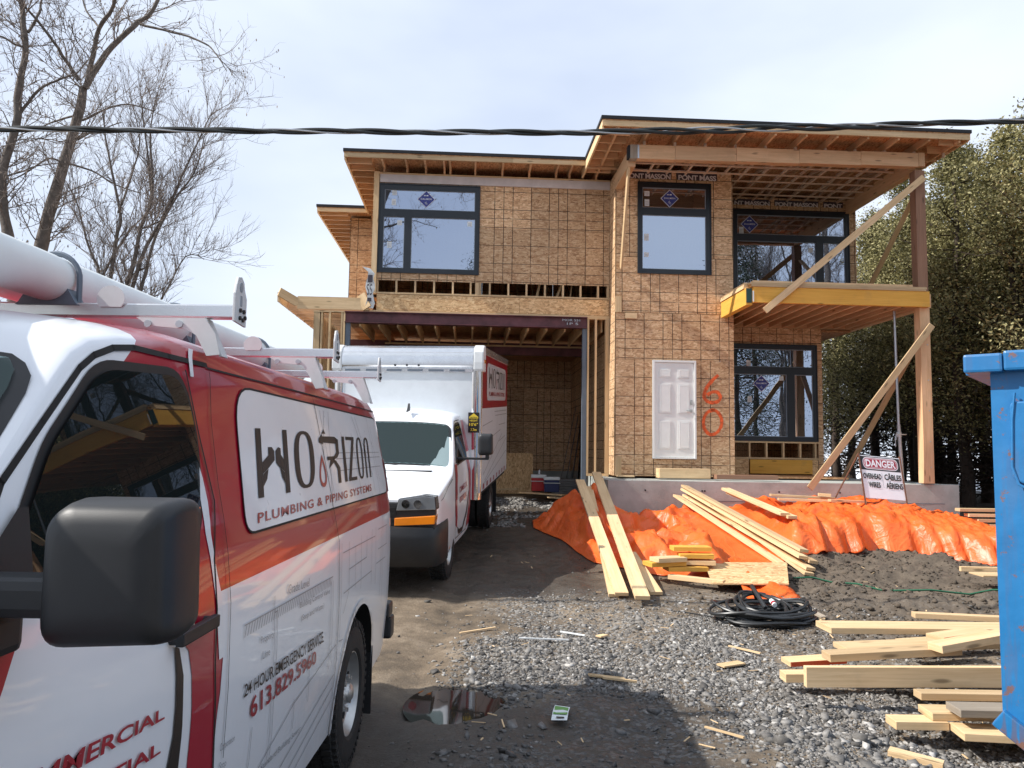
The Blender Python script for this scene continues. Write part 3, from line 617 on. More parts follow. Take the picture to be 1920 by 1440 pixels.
# small timbers and wrap on the walls
bar('nailed_block', house, .20, .45, -.052, -.014, 4.53, 4.65, W_FRESH); bar('corner_stud_offcut', house, -.006, .12, -.055, -.016, 4.66, 5.0, W_FRESH); bar('corner_stud_offcut', house, .0, .13, -.04, -.016, 1.22, 1.62, W_FRESH)
bar('corner_post', house, -5.25, -5.135, GV - .07, GV + .09, 5.06, 7.78, W_FRESH); bar('wrapped_plate', house, -5.12, -.01, GV - .05, GV - .014, 7.55, 7.73, WRAPW)
bar('top_plate', house, -5.25, -.01, GV - .03, GV + .1, 7.735, 7.775, W_SPRUCE); bar('wall_plate', house, -5.13, -.01, GV - .035, GV + .1, 5.062, 5.10, W_SPRUCE); bar('wall_plate', house, -5.4, -.01, GV - .035, GV + .12, 4.655, 4.695, W_SPRUCE)
for i, u in enumerate([-5.13, -4.72, -4.31, -3.90, -3.49, -3.10, -2.98, -2.90, -2.68, -2.27, -1.87, -1.46, -1.06, -.67, -.28, -.06]):
    bar('cripple_stud', house, u, u + (.10 if i == 6 else .038), GV - .02, GV + .09, 5.10, 5.362, W_FRESH, 0)
for a, b in ((-1.62, -1.52), (-1.18, -1.02), (-.86, -.80)): stick('loose_lath', house, (a, GV + .3, 5.05), (b, GV + .3, 5.5), .02, .05, W_FRESH)
for u0, u1, txt in ((.18, 1.20, 'PONT MASSON'), (1.32, 2.2, 'PONT MASS')):
    wp = MB(); wp.box(u0, u1, -.03, -.0165, 7.60, 7.775); w_ = wp.build('printed_wrap', WRAPB, house); flat_text('wrap_lettering', txt, w_, PINKW, u0 + .03, u1 - .02, 7.585, 7.70, -.0315, spacing=.9, offset=.03)
    bar('wrap_strip', house, u0, u1, -.032, -.017, 7.777, 7.80, WRAPW)
for u0, u1, txt in ((3.09, 3.98, 'NT MASSON'), (4.08, 5.15, 'PONT MASSON'), (5.27, 5.75, 'PONT')):
    wp = MB(); wp.box(u0, u1, BV - .03, BV - .0165, 7.60, 7.73); w_ = wp.build('printed_wrap', WRAPB, house); flat_text('wrap_lettering', txt, w_, PINKW, u0 + .02, u1 - .02, 7.585, 7.685, BV - .0315, spacing=.9, offset=.03)
flap = MB(); V_ = []
for i in range(9):
    z = 5.62 - i * .11; V_ += [(-5.33 + .03 * math.sin(i * 1.3) - (.10 if i == 0 else 0), GV - .12 - .03 * math.cos(i), z), (-5.17 + .025 * math.sin(i * 1.9 + 1) - (.12 if i == 0 else 0), GV - .085, z - .02)]
flap.add(V_, [(2 * i, 2 * i + 1, 2 * i + 3, 2 * i + 2) for i in range(8)]); fl = flap.build('torn_housewrap', STK_W, house); md = fl.modifiers.new('thickness', 'SOLIDIFY'); md.thickness = .002
fp = MB(); fp.box(-5.30, -5.20, GV - .158, GV - .154, 5.28, 5.44); fp.box(-5.30, -5.21, GV - .158, GV - .154, 4.86, 4.94)
fp.build('housewrap_print', WRAPB, fl); flat_text('housewrap_lettering', 'SS', fl, WRAPB, -5.32, -5.20, 5.0, 5.24, GV - .157)
# low window cripple wall
bar('window_sill_plate', house, 2.56, 5.05, BV - .03, BV + .1, 1.975, 2.012, W_FRESH); bar('bottom_plate', house, 2.56, 5.15, BV - .03, BV + .1, 1.60, 1.64, W_FRESH)
for u in (3.0, 3.4, 3.80, 4.20, 4.60, 4.96): bar('cripple_stud', house, u, u + .04, BV - .02, BV + .08, 1.641, 1.974, W_FRESH, 0)
bar('laminated_threshold_beam', house, 3.42, 4.89, BV - .04, BV - .002, 1.27, 1.59, W_LVL)
bar('wooden_step', house, .79, 1.83, -.62, -.3, 1.205, 1.395, W_SPRUCE); bar('doorstep_plank', house, 1.9, 3.15, -.8, -.55, 1.205, 1.29, W_DARK); bar('doorstep_plank', house, .02, .35, -.3, -.05, 1.205, 1.235, W_FRESH)
# foundation
fd = MB(); fd.box(-.40, 6.5, -1.4, -1.15, .1, 1.18); fd.build('foundation_wall', CONC, house, bevel=.008)
bar('foundation_wall', house, -.40, -.16, -1.149, GV + .6, .1, 1.18, CONC, 0); bar('porch_slab', house, -.159, 6.49, -1.149, 1.6, 1.02, 1.17, CONC, 0); bar('foundation_wall', house, 6.25, 6.5, 1.6, 9.9, .1, 1.15, CONC, 0)
bar('foundation_wall', house, -6.3, .2, 6.9, 7.1, .2, 1.11, CONC, 0); bar('foundation_wall', house, -6.55, -6.3, GV - .1, 7.1, .2, .72, CONC, 0); bar('foundation_wall', house, .02, .22, GV, 6.9, .2, 1.14, CONC, 0)
bar('form_tie_strip', house, 1.62, 6.2, -1.404, -1.401, .80, .812, STEELGREY)
for u in (.3, 1.4, 1.45, 2.9, 4.1, 5.2): bar('form_tie_hole', house, u, u + .03, -1.405, -1.401, .98, 1.01, SEAM, 0)
# garage opening
bar('steel_lintel', house, -5.78, -.505, GV - .075, GV + .075, 4.56, 4.652, STEELRED, 0) if False else None
st = MB(); st.box(-5.78, -.505, GV - .10, GV + .10, 4.635, 4.652); st.box(-5.78, -.505, GV - .10, GV + .10, 4.405, 4.422); st.box(-5.78, -.505, GV - .03, GV - .012, 4.423, 4.634); st.build('steel_lintel', STEELRED, house)
bar('chalk_mark', house, -1.3, -.9, GV - .104, GV - .101, 4.54, 4.548, WRAPW) if False else None
flat_text('lintel_chalk_lettering', 'MOR 551', house, GALV, -1.05, -.66, 4.56, 4.61, GV - .0325); flat_text('lintel_chalk_lettering', '1P 5', house, GALV, -.95, -.70, 4.48, 4.53, GV - .0325)
bar('steel_post', house, -5.76, -5.66, GV - .05, GV + .05, .5, 4.404, STEELGREY, 0); bar('steel_post', house, -.605, -.51, GV - .05, GV + .05, .5, 4.404, STEELGREY, 0)
for u, w in ((-6.44, .13), (-6.29, .038), (-6.12, .038), (-5.86, .038), (-5.81, .038)): bar('garage_stud', house, u, u + w, GV - .07, GV + .07, .72, 4.62, W_SPRUCE)
bar('garage_plate', house, -6.45, -5.79, GV - .075, GV + .075, 4.622, 4.655, W_SPRUCE)
for v in np.arange(1.05, 6.8, .41): bar('garage_stud', house, -6.44, -6.30, v, v + .038, .72, 4.62, W_SPRUCE, 1)
for u, w in ((-.50, .038), (-.33, .04), (-.10, .085)): bar('garage_stud', house, u, u + w, GV - .07, GV + .07, 1.24, 4.61, W_FRESH, 1)
bar('garage_plate', house, -.50, -.015, GV - .07, GV + .07, 4.612, 4.65, W_FRESH); bar('garage_plate', house, -.50, -.015, GV - .07, GV + .07, 1.185, 1.238, W_FRESH)
for u in np.arange(-5.5, -.1, .41): bar('ceiling_joist', house, u, u + .038, .85, 3.35, 4.36, 4.64, W_SPRUCE, 0)
bar('inner_steel_beam', house, -6.2, 0, 3.36, 3.5, 4.12, 4.42, STEELRED, 0); bar('ceiling_board', house, -6.2, 0, 3.52, 7.0, 4.4, 4.42, OSB_DECK); bar('ceiling_board', house, -5.3, 0, .82, 3.5, 4.66, 4.68, OSB_DECK)
bar('ceiling_ledger', house, -5.2, -.02, 3.30, 3.355, 4.32, 4.36, W_SPRUCE)
for z in (4.1, 4.3, 4.5): pass
# left lean-to roof frame
for v in np.arange(1.1, 7.2, .4): bar('lean_to_joist', house, -7.1, -5.3, v, v + .04, 4.72, 4.95, W_ORANGE, 0)
bar('lean_to_rim', house, -6.80, -5.27, .62, .66, 4.68, 4.95, W_FRESH); stick('lean_to_fascia', house, (-7.13, .35, 4.98), (-6.80, .64, 4.815), .04, .19, W_FRESH); bar('lean_to_fascia', house, -7.16, -7.12, .35, 7.2, 4.77, 4.97, W_FRESH)
stick('lean_to_rafter', house, (-5.30, .58, 4.72), (-5.45, .64, 5.02), .04, .2, W_FRESH)
# balcony
bar('balcony_front_beam', house, 2.40, 5.935, -1.545, -1.46, 4.648, 4.955, W_LVL, 0); bar('balcony_side_beam', house, 2.27, 2.395, -1.50, -.02, 4.60, 4.93, W_LVL, 0)
bar('beam_end_seal', house, 2.275, 2.385, -1.512, -1.5005, 4.645, 4.925, plain('dark green end seal', (.01, .055, .05), .5)); bar('beam_end_tape', house, 2.386, 2.41, -1.552, -1.546, 4.66, 4.87, STK_W)
bar('balcony_ledger', house, 2.56, 5.95, BV - .06, BV - .02, 4.66, 4.93, W_ORANGE)
for u in np.arange(2.68, 5.9, .305): bar('balcony_joist', house, u, u + .04, -1.45, BV - .065, 4.665, 4.93, W_ORANGE, 0)
bar('balcony_deck', house, 2.42, 5.93, -1.45, BV - .02, 4.932, 4.95, OSB_DECK)
for k, (z, a, b) in enumerate(((4.957, 2.36, 5.86), (4.998, 2.33, 5.88), (5.039, 2.40, 5.60))):
    bar('balcony_curb_plate', house, a, b, -1.56 + .008 * k, -1.42, z, z + .038, W_FRESH, k); bar('balcony_curb_plate', house, 2.25 + .01 * k, 2.39, -1.415, -.03, z - .02, z + .018, W_FRESH, k)
bar('cantilever_beam', house, 5.9, 6.05, -1.40, 9.5, 4.66, 4.93, W_ORANGE); bar('cantilever_soffit', house, 5.19, 5.88, 1.5, 9.5, 4.6, 4.64, OSB_DECK)
for v in np.arange(1.7, 8, .8): bar('cantilever_joist', house, 5.19, 5.89, v, v + .04, 4.65, 4.93, W_ORANGE, 0)
# posts, braces
bar('balcony_post', house, 5.765, 5.965, -1.455, -1.255, 4.96, 7.44, W_DARK, 0); bar('balcony_post', house, 5.775, 5.975, -1.46, -1.26, 1.20, 4.645, W_ORANGE, 0)  # upper section darker brown than the lower one
bar('post_base', house, 5.74, 6.01, -1.398, -1.22, 1.181, 1.199, STEELGREY)
for z in (1.5, 2.0, 2.6, 3.2, 3.9): bar('bolt_head', house, 5.90, 5.92, -1.466, -1.461, z, z + .02, GALV, 0)
stick('diagonal_brace', house, (2.60, -1.60, 4.475), (5.87, -1.57, 7.25), .038, .125, W_FRESH, up=(-.6, 0, .8)); stick('diagonal_brace', house, (3.43, -1.60, 1.08), (5.93, -1.60, 4.28), .038, .125, W_FRESH, up=(-.7, 0, .7))
stick('rear_brace', house, (5.90, -1.2, 7.0), (5.98, 1.45, 5.0), .10, .038, W_SPRUCE); stick('rear_brace', house, (5.87, -1.2, 4.0), (5.55, 1.3, 1.22), .12, .04, W_ORANGE)
stick('hanging_block', house, (5.45, 2.3, 4.62), (5.38, 2.3, 4.30), .09, .04, W_FRESH)
jp = MB(); jp.cyl((5.55, -1.0, 2.3), (5.52, -1.0, 4.65), .028, 12); jp.cyl((5.60, -1.0, 1.19), (5.55, -1.0, 2.35), .038, 12); jp.build('steel_prop', GALV, house, smooth=True)
jc = MB(); jc.cyl((5.55, -1.0, 2.10), (5.55, -1.0, 2.20), .055, 12); jc.beam((5.45, -1.06, 2.15), (5.67, -1.06, 2.15), .02, .02); jc.tube([(5.47, -1.06, 2.15), (5.44, -1.06, 2.1), (5.44, -1.06, 1.9)], .01, 6); jc.build('prop_collar', GALV, house)
# roof beam
us = [-.02, .12, .87, 2.10, 3.37, 4.62, 5.80, 5.935]
for k, (a, b) in enumerate(zip(us, us[1:])): bar('roof_beam_ply', house, a + .003, b - .003, -1.53, -1.37, 7.435 + .012 * (a + .0) / 1.2, 7.715 + .012 * (a) / 1.2, W_ORANGE if k else W_GREY, k % 3)
bar('beam_end_cap', house, -.06, -.022, -1.53, -1.37, 7.45, 7.70, MEMB); bar('beam_strap', house, .125, .16, -1.537, -1.531, 7.44, 7.71, GALV)
bar('side_roof_beam', house, -.03, .12, -1.365, -.03, 7.33, 7.66, W_ORANGE, 0); bar('side_roof_beam', house, 5.80, 5.93, -1.365, BV - .04, 7.45, 7.74, W_ORANGE, 0)
bar('long_soffit_beam', house, 5.95, 6.06, 1.52, 9.5, 7.4, 7.72, W_ORANGE, 0)
stick('knee_board', house, (.0, -1.30, 7.36), (.10, -.08, 5.60), .04, .14, W_FRESH, up=(0, -1, 0))
# roofs: membrane, deck, fascia
RF = ((-.65, 6.57, -2.0, 10.4), (-5.83, -.655, .1, 10.4), (-7.15, -5.835, 4.0, 10.4))
for (a, b, c_, d) in RF:
    bar('roof_membrane', house, a - .02, b + .02, c_ - .02, d, 8.0, 8.065, MEMB, 0); bar('roof_deck', house, a, b, c_, d, 7.975, 7.999, OSB_DECK, 0)
def fascia(u0, u1, v0, v1, lens, z0=7.885, z1=7.973):
    L_ = u1 - u0 if abs(u1 - u0) > abs(v1 - v0) else v1 - v0; p = 0
    while p < L_ - .01:
        q = min(p + lens, L_)
        if abs(u1 - u0) > abs(v1 - v0): bar('fascia_board', house, u0 + p, u0 + q - .002, v0, v1, z0, z1, W_FRESH)
        else: bar('fascia_board', house, u0, u1, v0 + p, v0 + q - .002, z0, z1, W_FRESH)
        p = q
fascia(-.65, 6.57, -2.0, -1.962, 3.6, 7.87); fascia(-5.83, -.66, .1, .138, 3.6); fascia(-7.15, -5.84, 4.0, 4.038, 2)
fascia(-.65, -.612, -1.96, .7, 4, 7.80); fascia(-5.83, -5.792, .14, 4.0, 4, 7.84); fascia(-7.15, -7.112, 4.04, 10.3, 4, 7.84); fascia(6.532, 6.57, -1.96, 10.3, 4, 7.86)
for u in np.arange(-.35, 6.4, .61):
    bar('rafter_tail', house, u, u + .04, -1.955, 1.6, 7.83, 7.972, W_ORANGE, 0)
    if u > 0: bar('truss_web', house, u, u + .05, -1.44, -1.40, 7.735, 7.829, W_FADED, 0)
for u in np.arange(.25, 5.8, .41): bar('truss_chord', house, u, u + .04, -1.36, BV - .02, 7.70, 7.75, W_FADED, 0)
for v in np.arange(-1.1, 1.4, .42): bar('strapping', house, .13, 5.79, v, v + .06, 7.678, 7.698, W_FADED, 0)
for u in np.arange(2.6, 5.8, .61): stick('truss_diagonal', house, (u, -.9, 7.76), (u, .3, 7.95), .035, .06, W_FADED); stick('truss_diagonal', house, (u, .3, 7.95), (u, 1.4, 7.76), .035, .06, W_FADED)
for u in (-5.05, -4.55, -4.14, -3.73, -3.60, -3.05, -2.45, -1.85, -1.25, -.95, -.35):
    bar('rafter_tail', house, u, u + .04, .142, .85, 7.86, 7.972, W_ORANGE, 1); bar('truss_heel', house, u, u + .04, .62, .70, 7.777, 7.859, W_ORANGE, 1)
for v in np.arange(.35, 4.5, .41): bar('lookout', house, -5.788, -5.26, v, v + .04, 7.84, 7.972, W_ORANGE, 1)
for v in np.arange(4.2, 10, .41): bar('lookout', house, -7.108, -6.37, v, v + .04, 7.84, 7.972, W_ORANGE, 1)
for v in np.arange(-1.7, .7, .41): bar('lookout', house, -.61, -.06, v, v + .04, 7.83, 7.972, W_ORANGE, 2)
for v in np.arange(-1.8, 10, .41): bar('lookout', house, 5.97 + .1, 6.53, v, v + .04, 7.83, 7.972, W_ORANGE, 2)
bar('eave_ledger', house, -.61, .0, -.06, -.02, 7.76, 7.80, W_ORANGE)
bar('ceiling_liner', house, -5.2, 6.0, 1.6, 9.9, 7.76, 7.78, OSB_DECK); bar('ceiling_liner', house, -5.2, -.02, .82, 1.6, 7.76, 7.78, OSB_DECK); bar('ceiling_liner', house, .03, 2.5, .1, 1.6, 7.76, 7.78, OSB_DECK)
# ---------------------------------------------------------------- vans: shared cab shape (nose at y = 0, ground at z = 0, side looking to +x)
PRZ = [.28, .36, .7, 1.0, 1.25, 1.40, 1.5, 1.93, 2.0, 2.2]; PRX = [.945, .965, .993, 1.0, .995, .978, .96, .865, .842, .79]
def side_x(z): return float(np.interp(z, PRZ, PRX))
def wfac(y, L_):
    return float(np.interp(y, [0, .06, .18, .45, .9, L_ - .28, L_ - .10, L_ - .03, L_], [.925, .955, .978, .99, 1.0, 1.0, .985, .95, .90]))
def roofline(y, L_, rear):
    xs = [0, .05, .5, .93, 1.0, 1.655, 1.75, 1.97, 2.4, L_ - .5, L_ - .12, L_ - .03, L_]; zs = [1.09, 1.15, 1.25, 1.33, 1.36, 1.955, 2.03, 2.085, 2.125, 2.125, 2.10, 2.05, 1.98 if rear else 2.05]
    return float(np.interp(y, xs, zs))
def section(y, L_, rear, NS=16, NT=10):
    top = roofline(y, L_, rear); k = float(np.interp(y, [0, .9, 1.62, 2.0, L_ - .3, L_], [.05, .05, .08, .115, .115, .2])); zs = top - k; z0 = float(np.interp(y, [0, .3, .5, L_ - .5, L_], [.52, .42, .34, .34, .42]))
    w = wfac(y, L_); pts = []
    for i in range(NS): z = z0 + (zs - z0) * i / (NS - 1); pts.append((side_x(z) * w, z))
    xs = side_x(zs) * w; n = 2.3 if y < 1.6 else 2.0
    for i in range(1, NT + 1): t = i / NT * math.pi / 2; pts.append((xs * max(math.cos(t), 0) ** (2 / n), zs + k * math.sin(t) ** (2 / n)))
    return pts
def express_shell(name, L_, rear, mat, parent, wells):
    ys = sorted(set([0, .03, .08, .18, .3, .45, .7, .9, .96, 1.05, 1.2, 1.35, 1.45, 1.55, 1.61, 1.66, 1.71, 1.80, 1.95, 2.1, 2.4] + list(np.arange(2.8, L_ - .35, .4)) + [L_ - .3, L_ - .2, L_ - .13, L_ - .08, L_ - .04, L_ - .015, L_]))
    V = []; F = []; n = None
    for y in ys:
        s = section(y, L_, rear); ring = [(x, y, z) for x, z in s] + [(-x, y, z) for x, z in reversed(s[:-1])]; n = len(ring); V += ring
    for i in range(len(ys) - 1):
        for k in range(n):
            k2 = (k + 1) % n; F.append([i * n + k, i * n + k2, (i + 1) * n + k2, (i + 1) * n + k])
    F.append(list(range(n))[::-1]); F.append([(len(ys) - 1) * n + k for k in range(n)])
    me = bpy.data.meshes.new(name); me.from_pydata(V, [], F); me.materials.append(mat); me.materials.append(WELL)
    bm = bmesh.new(); bm.from_mesh(me); bmesh.ops.recalc_face_normals(bm, faces=bm.faces); bm.to_mesh(me); bm.free()
    o = mkobj(name, me, parent); cut = MB()
    for (yc, zc, r) in wells:
        for s in (1, -1):
            a, b = sorted((s * .58, s * 1.2)); cut.tube([(a, yc, zc), (b, yc, zc)], r, 36, True)
    cut.add([(s, a, b) for s in (-.80, .80) for a, b in ((1.10, 1.27), (1.08, 1.395), (.92, 1.55), (1.40, 2.05), (1.62, 1.905), (1.70, 1.955), (2.45, 1.96), (2.45, 1.0), (1.5, 1.0))], [list(range(9))[::-1], list(range(9, 18))] + [[i, (i + 1) % 9, (i + 1) % 9 + 9, i + 9] for i in range(9)])
    c = cut.build('cut', WELL); c.data.materials.clear(); c.data.materials.append(mat); c.data.materials.append(WELL); c.data.polygons.foreach_set('material_index', [1] * len(c.data.polygons))
    md = o.modifiers.new('wells', 'BOOLEAN'); md.object = c; md.operation = 'DIFFERENCE'; md.solver = 'EXACT'
    dg = bpy.context.evaluated_depsgraph_get(); new = bpy.data.meshes.new_from_object(o.evaluated_get(dg)); o.modifiers.clear(); o.data = new; bpy.data.objects.remove(c); smooth_mesh(new, 32)
    return o
class Skin:
    """puts flat shapes drawn in (y, z) onto the side of a shell"""
    def __init__(s, L_, parent, sign=1): s.L = L_; s.p = parent; s.s = sign
    def x(s, y, z, off): 
        sec_top = roofline(y, s.L, True) - .1
        return s.s * (side_x(z) * wfac(y, s.L) + off)
    def put(s, name, faces2d, mat, off=.003, zcut=.045, ycut=.25, smooth=True):
        bm = bmesh.new(); V2, F2 = faces2d
        vv = [bm.verts.new((0, a, b)) for a, b in V2]
        for f in F2:
            try: bm.faces.new([vv[i] for i in f])
            except ValueError: pass
        z0, z1 = min(b for a, b in V2), max(b for a, b in V2); y0, y1 = min(a for a, b in V2), max(a for a, b in V2)
        cuts = [((0, 0, z), (0, 0, 1)) for z in sorted(set([q for q in PRZ if z0 < q < z1] + list(np.arange(z0 + zcut, z1, zcut))))] + [((0, y, 0), (0, 1, 0)) for y in np.arange(math.floor(y0 / ycut) * ycut + ycut, y1, ycut)] + [((0, s.L - q, 0), (0, 1, 0)) for q in (.28, .19, .10, .06, .03) if y0 < s.L - q < y1]
        for co, no in cuts: bmesh.ops.bisect_plane(bm, geom=bm.verts[:] + bm.edges[:] + bm.faces[:], plane_co=co, plane_no=no, dist=1e-5)
        for v in bm.verts: v.co.x = s.x(v.co.y, v.co.z, off)
        bmesh.ops.recalc_face_normals(bm, faces=bm.faces)
        if sum(f.normal.x * f.calc_area() for f in bm.faces) * s.s < 0: bmesh.ops.reverse_faces(bm, faces=bm.faces)
        me = bpy.data.meshes.new(name); bm.to_mesh(me); bm.free(); me.materials.append(mat)
        if smooth: me.polygons.foreach_set('use_smooth', [True] * len(me.polygons))
        return mkobj(name, me, s.p)
    def poly(s, name, pts, mat, off=.003, **k): return s.put(name, (pts, [list(range(len(pts)))]), mat, off, **k)
    def rrect(s, name, corners, r, mat, off=.003, **k): return s.poly(name, round_poly(corners, r), mat, off, **k)
    def quad(s, corners):
        """corners bl, br, tr, tl -> map of the unit square"""
        bl, br, tr, tl = [Vector(c) for c in corners]
        return lambda a, b: tuple((bl * (1 - a) + br * a) * (1 - b) + (tl * (1 - a) + tr * a) * b)
    def text(s, name, body, corners, mat, off=.006, **k):
        v, f, _ = text_mesh(body, **k); m = s.quad(corners); return s.put(name, ([m(a, b) for a, b in v], f), mat, off, ycut=9, zcut=.3)
    def line(s, name, pts, w, mat, off=.005, closed=False):
        """a printed line of width w"""
        V = []; F = []
        for a, b in zip(pts, pts[1:]):
            a, b = Vector(a), Vector(b)
            if (b - a).length < 1e-6: continue
            d = (b - a).normalized(); q = Vector((-d.y, d.x)) * w / 2; k = len(V); a = a - d * w / 4; b = b + d * w / 4; V += [tuple(a + q), tuple(b + q), tuple(b - q), tuple(a - q)]; F.append([k, k + 1, k + 2, k + 3])
        return s.put(name, (V, F), mat, off, ycut=.3, zcut=.1)
def round_poly(c, r, n=6):
    out = []; N = len(c); c = [Vector(p) for p in c]; rr = r if isinstance(r, (list, tuple)) else [r] * N
    for i in range(N):
        p, a, b = c[i], c[i - 1], c[(i + 1) % N]; ra = min(rr[i], (a - p).length * .48, (b - p).length * .48); s = p + (a - p).normalized() * ra; e = p + (b - p).normalized() * ra
        for k in range(n + 1): t = k / n; out.append(tuple(s * (1 - t) ** 2 + p * 2 * t * (1 - t) + e * t * t))
    return out
# lettering of the firm's name, strokes in a 1 x 1 cell: returns lists of polygons (black) and (red)
def ring(x0, x1, z0, z1, wx, wz, n=28, e=2.6):
    o = []; i = []
    for k in range(n):
        t = 2 * math.pi * k / n; c, s_ = math.cos(t), math.sin(t); c = math.copysign(abs(c) ** (2 / e), c); s_ = math.copysign(abs(s_) ** (2 / e), s_)
        cx, cz, rx, rz = (x0 + x1) / 2, (z0 + z1) / 2, (x1 - x0) / 2, (z1 - z0) / 2; o.append((cx + c * rx, cz + s_ * rz)); i.append((cx + c * (rx - wx), cz + s_ * (rz - wz)))
    return [[o[k], o[(k + 1) % n], i[(k + 1) % n], i[k]] for k in range(n)]
def logo_polys():
    B = []; R_ = []
    B += [[(0, 0), (.028, 0), (.028, 1), (0, 1)], [(.155, 0), (.183, 0), (.183, 1), (.155, 1)]]
    B += [[(.029, .33), (.065, .42), (.098, .52), (.098, .66), (.085, .72), (.065, .72), (.065, .60), (.029, .50)], [(.154, .33), (.120, .42), (.106, .48), (.106, .66), (.122, .72), (.137, .70), (.137, .60), (.154, .52)], [(.029, .15), (.029, .32), (.060, .40), (.050, .25)], [(.154, .15), (.154, .32), (.128, .40), (.138, .25)]]
    B += ring(.225, .375, .02, 1.0, .034, .055)
    B += [[(.455, .92), (.575, .92), (.612, .84), (.585, .78), (.46, .80)], [(.425, .88), (.46, .97), (.46, .76), (.425, .80)], [(.452, .97), (.475, 1.06), (.49, .97)]]   # tap and its spout
    B += [[(.575, .92), (.612, .86), (.612, .58), (.590, .50), (.555, .46), (.555, .53), (.583, .60), (.583, .84)], [(.49, .46), (.56, .46), (.56, .53), (.49, .53)], [(.545, .47), (.575, .44), (.612, .30), (.612, 0), (.583, 0), (.583, .28), (.555, .40)], [(.50, .30), (.555, .42), (.555, .50), (.52, .46)]]
    B += [[(.655, 0), (.683, 0), (.683, .93), (.655, .93)]]
    B += [[(.70, .86), (.80, .86), (.80, .93), (.70, .93)], [(.70, 0), (.80, 0), (.80, .07), (.70, .07)], [(.77, .86), (.80, .86), (.732, .07), (.702, .07)]]
    B += ring(.822, .905, .0, .93, .020, .05)
    B += [p for p in ring(.93, 1.0, .4, .93, .019, .05) if p[0][1] > .64] + [[(.93, 0), (.949, 0), (.949, .67), (.93, .67)], [(.981, 0), (1.0, 0), (1.0, .67), (.981, .67)]]
    drop = [(.44 + .034 * math.sin(t) * (1 if True else 0) * (.5 - .5 * math.cos(t)) ** .6 * 1.25, .28 + .30 * math.cos(t)) for t in [2 * math.pi * k / 26 for k in range(26)]]
    inn = [(.44 + (x - .44) * .62, .255 + (z - .28) * .68) for x, z in drop]
    R_ += [[drop[k], drop[(k + 1) % 26], inn[(k + 1) % 26], inn[k]] for k in range(26)]
    return B, R_
def logo(skin, corners, off):
    m = skin.quad(corners); B, R_ = logo_polys()
    for nm, P, mt in (('firm_lettering', B, INK), ('red_drop', R_, INKR)):
        V = []; F = []
        for p in P: F.append(list(range(len(V), len(V) + len(p)))); V += [m(a, b) for a, b in p]
        skin.put(nm, (V, F), mt, off, ycut=9, zcut=.2)
def wheel(parent, x, y, z, r, s, w=.22, dual=False, steel=True):
    """tyre outer face at x; s = side"""
    def lp(name, prof, mat, n=40, par=None):
        m = MB(); m.lathe([(s * a, b) for a, b in prof], Matrix.Translation((x, y, z)), n); return m.build(name, mat, par or parent, smooth=True, ang=30)
    wh = lp('wheel', [(-.045, .0), (-.045, .07), (-.06, .10), (-.062, .145), (-.05, .165), (-.055, .185), (-.03, .205), (-.012, .213), (-.012, .222), (-.05, .215), (-w, .21)], RIM)
    ty = lp('tyre', [(-.012, .217), (.0, .235), (.002, r - .075), (-.015, r - .02), (-.035, r), (-w + .03, r), (-w, r - .04), (-w, .2)], TYRE, 48, wh)
    tr = MB(); N = 52
    for k in range(N):
        a = 2 * math.pi * k / N
        for dx, dd in ((-.05, 0), (-.11, .5), (-.17, 0)):
            b = a + dd * 2 * math.pi / N; M = Matrix.Translation((x + s * dx, y, z)) @ Matrix.Rotation(b, 4, 'X') @ Matrix.Translation((0, 0, r + .002)); tr.box(-.024, .024, -.014, .014, -.006, .008, M)
        M = Matrix.Translation((x - s * .012, y, z)) @ Matrix.Rotation(a, 4, 'X') @ Matrix.Translation((0, 0, r - .022)); tr.box(-.012, .010, -.012, .012, -.02, .012, M)
    tag(tr.build('tread_block', TYRE, wh), kind='stuff')
    hb = MB(); hb.lathe([(s * .0, 0), (s * .0, .028), (s * -.015, .05), (s * -.055, .062)], Matrix.Translation((x, y, z)), 20); hb.build('hub_cap', RIM, wh, smooth=True)
    for k in range(8):
        a = 2 * math.pi * k / 8; cy, cz_ = y + .088 * math.cos(a), z + .088 * math.sin(a); nb = MB(); nb.tube([(x - s * .05, cy, cz_), (x - s * .022, cy, cz_)], .013, 6); nb.build('lug_nut', RIM, wh)
    for k in range(8):
        a = 2 * math.pi * (k + .5) / 8; hl = MB(); cy, cz_ = y + .150 * math.cos(a), z + .150 * math.sin(a); hl.tube([(x - s * .064, cy, cz_), (x - s * .054, cy, cz_)], .021, 10); hl.build('wheel_hole', SEAM, wh)
    return wh
def arch_lip(skin, yc, zc, r, mat, a0=-12, a1=192, w=.02, off=.004):
    pts = [(yc + (r + w / 2) * math.cos(rad(a)), zc + (r + w / 2) * math.sin(rad(a))) for a in np.linspace(a0, a1, 30)]; return skin.line('wheel_arch_lip', pts, w, mat, off)

# ---------------------------------------------------------------- the near van
van = empty('work_van', (-1.865, 0, 0), -.0118); LV = 5.47
tag(van, 'white and red plumbing work van with roof racks and big black mirror, nearest the camera', 'van')
AX = (.90, 4.33)
shell = express_shell('body', LV, True, P_VAN, van, [(AX[0], .40, .455), (AX[1], .385, .470)])
S = Skin(LV, van)
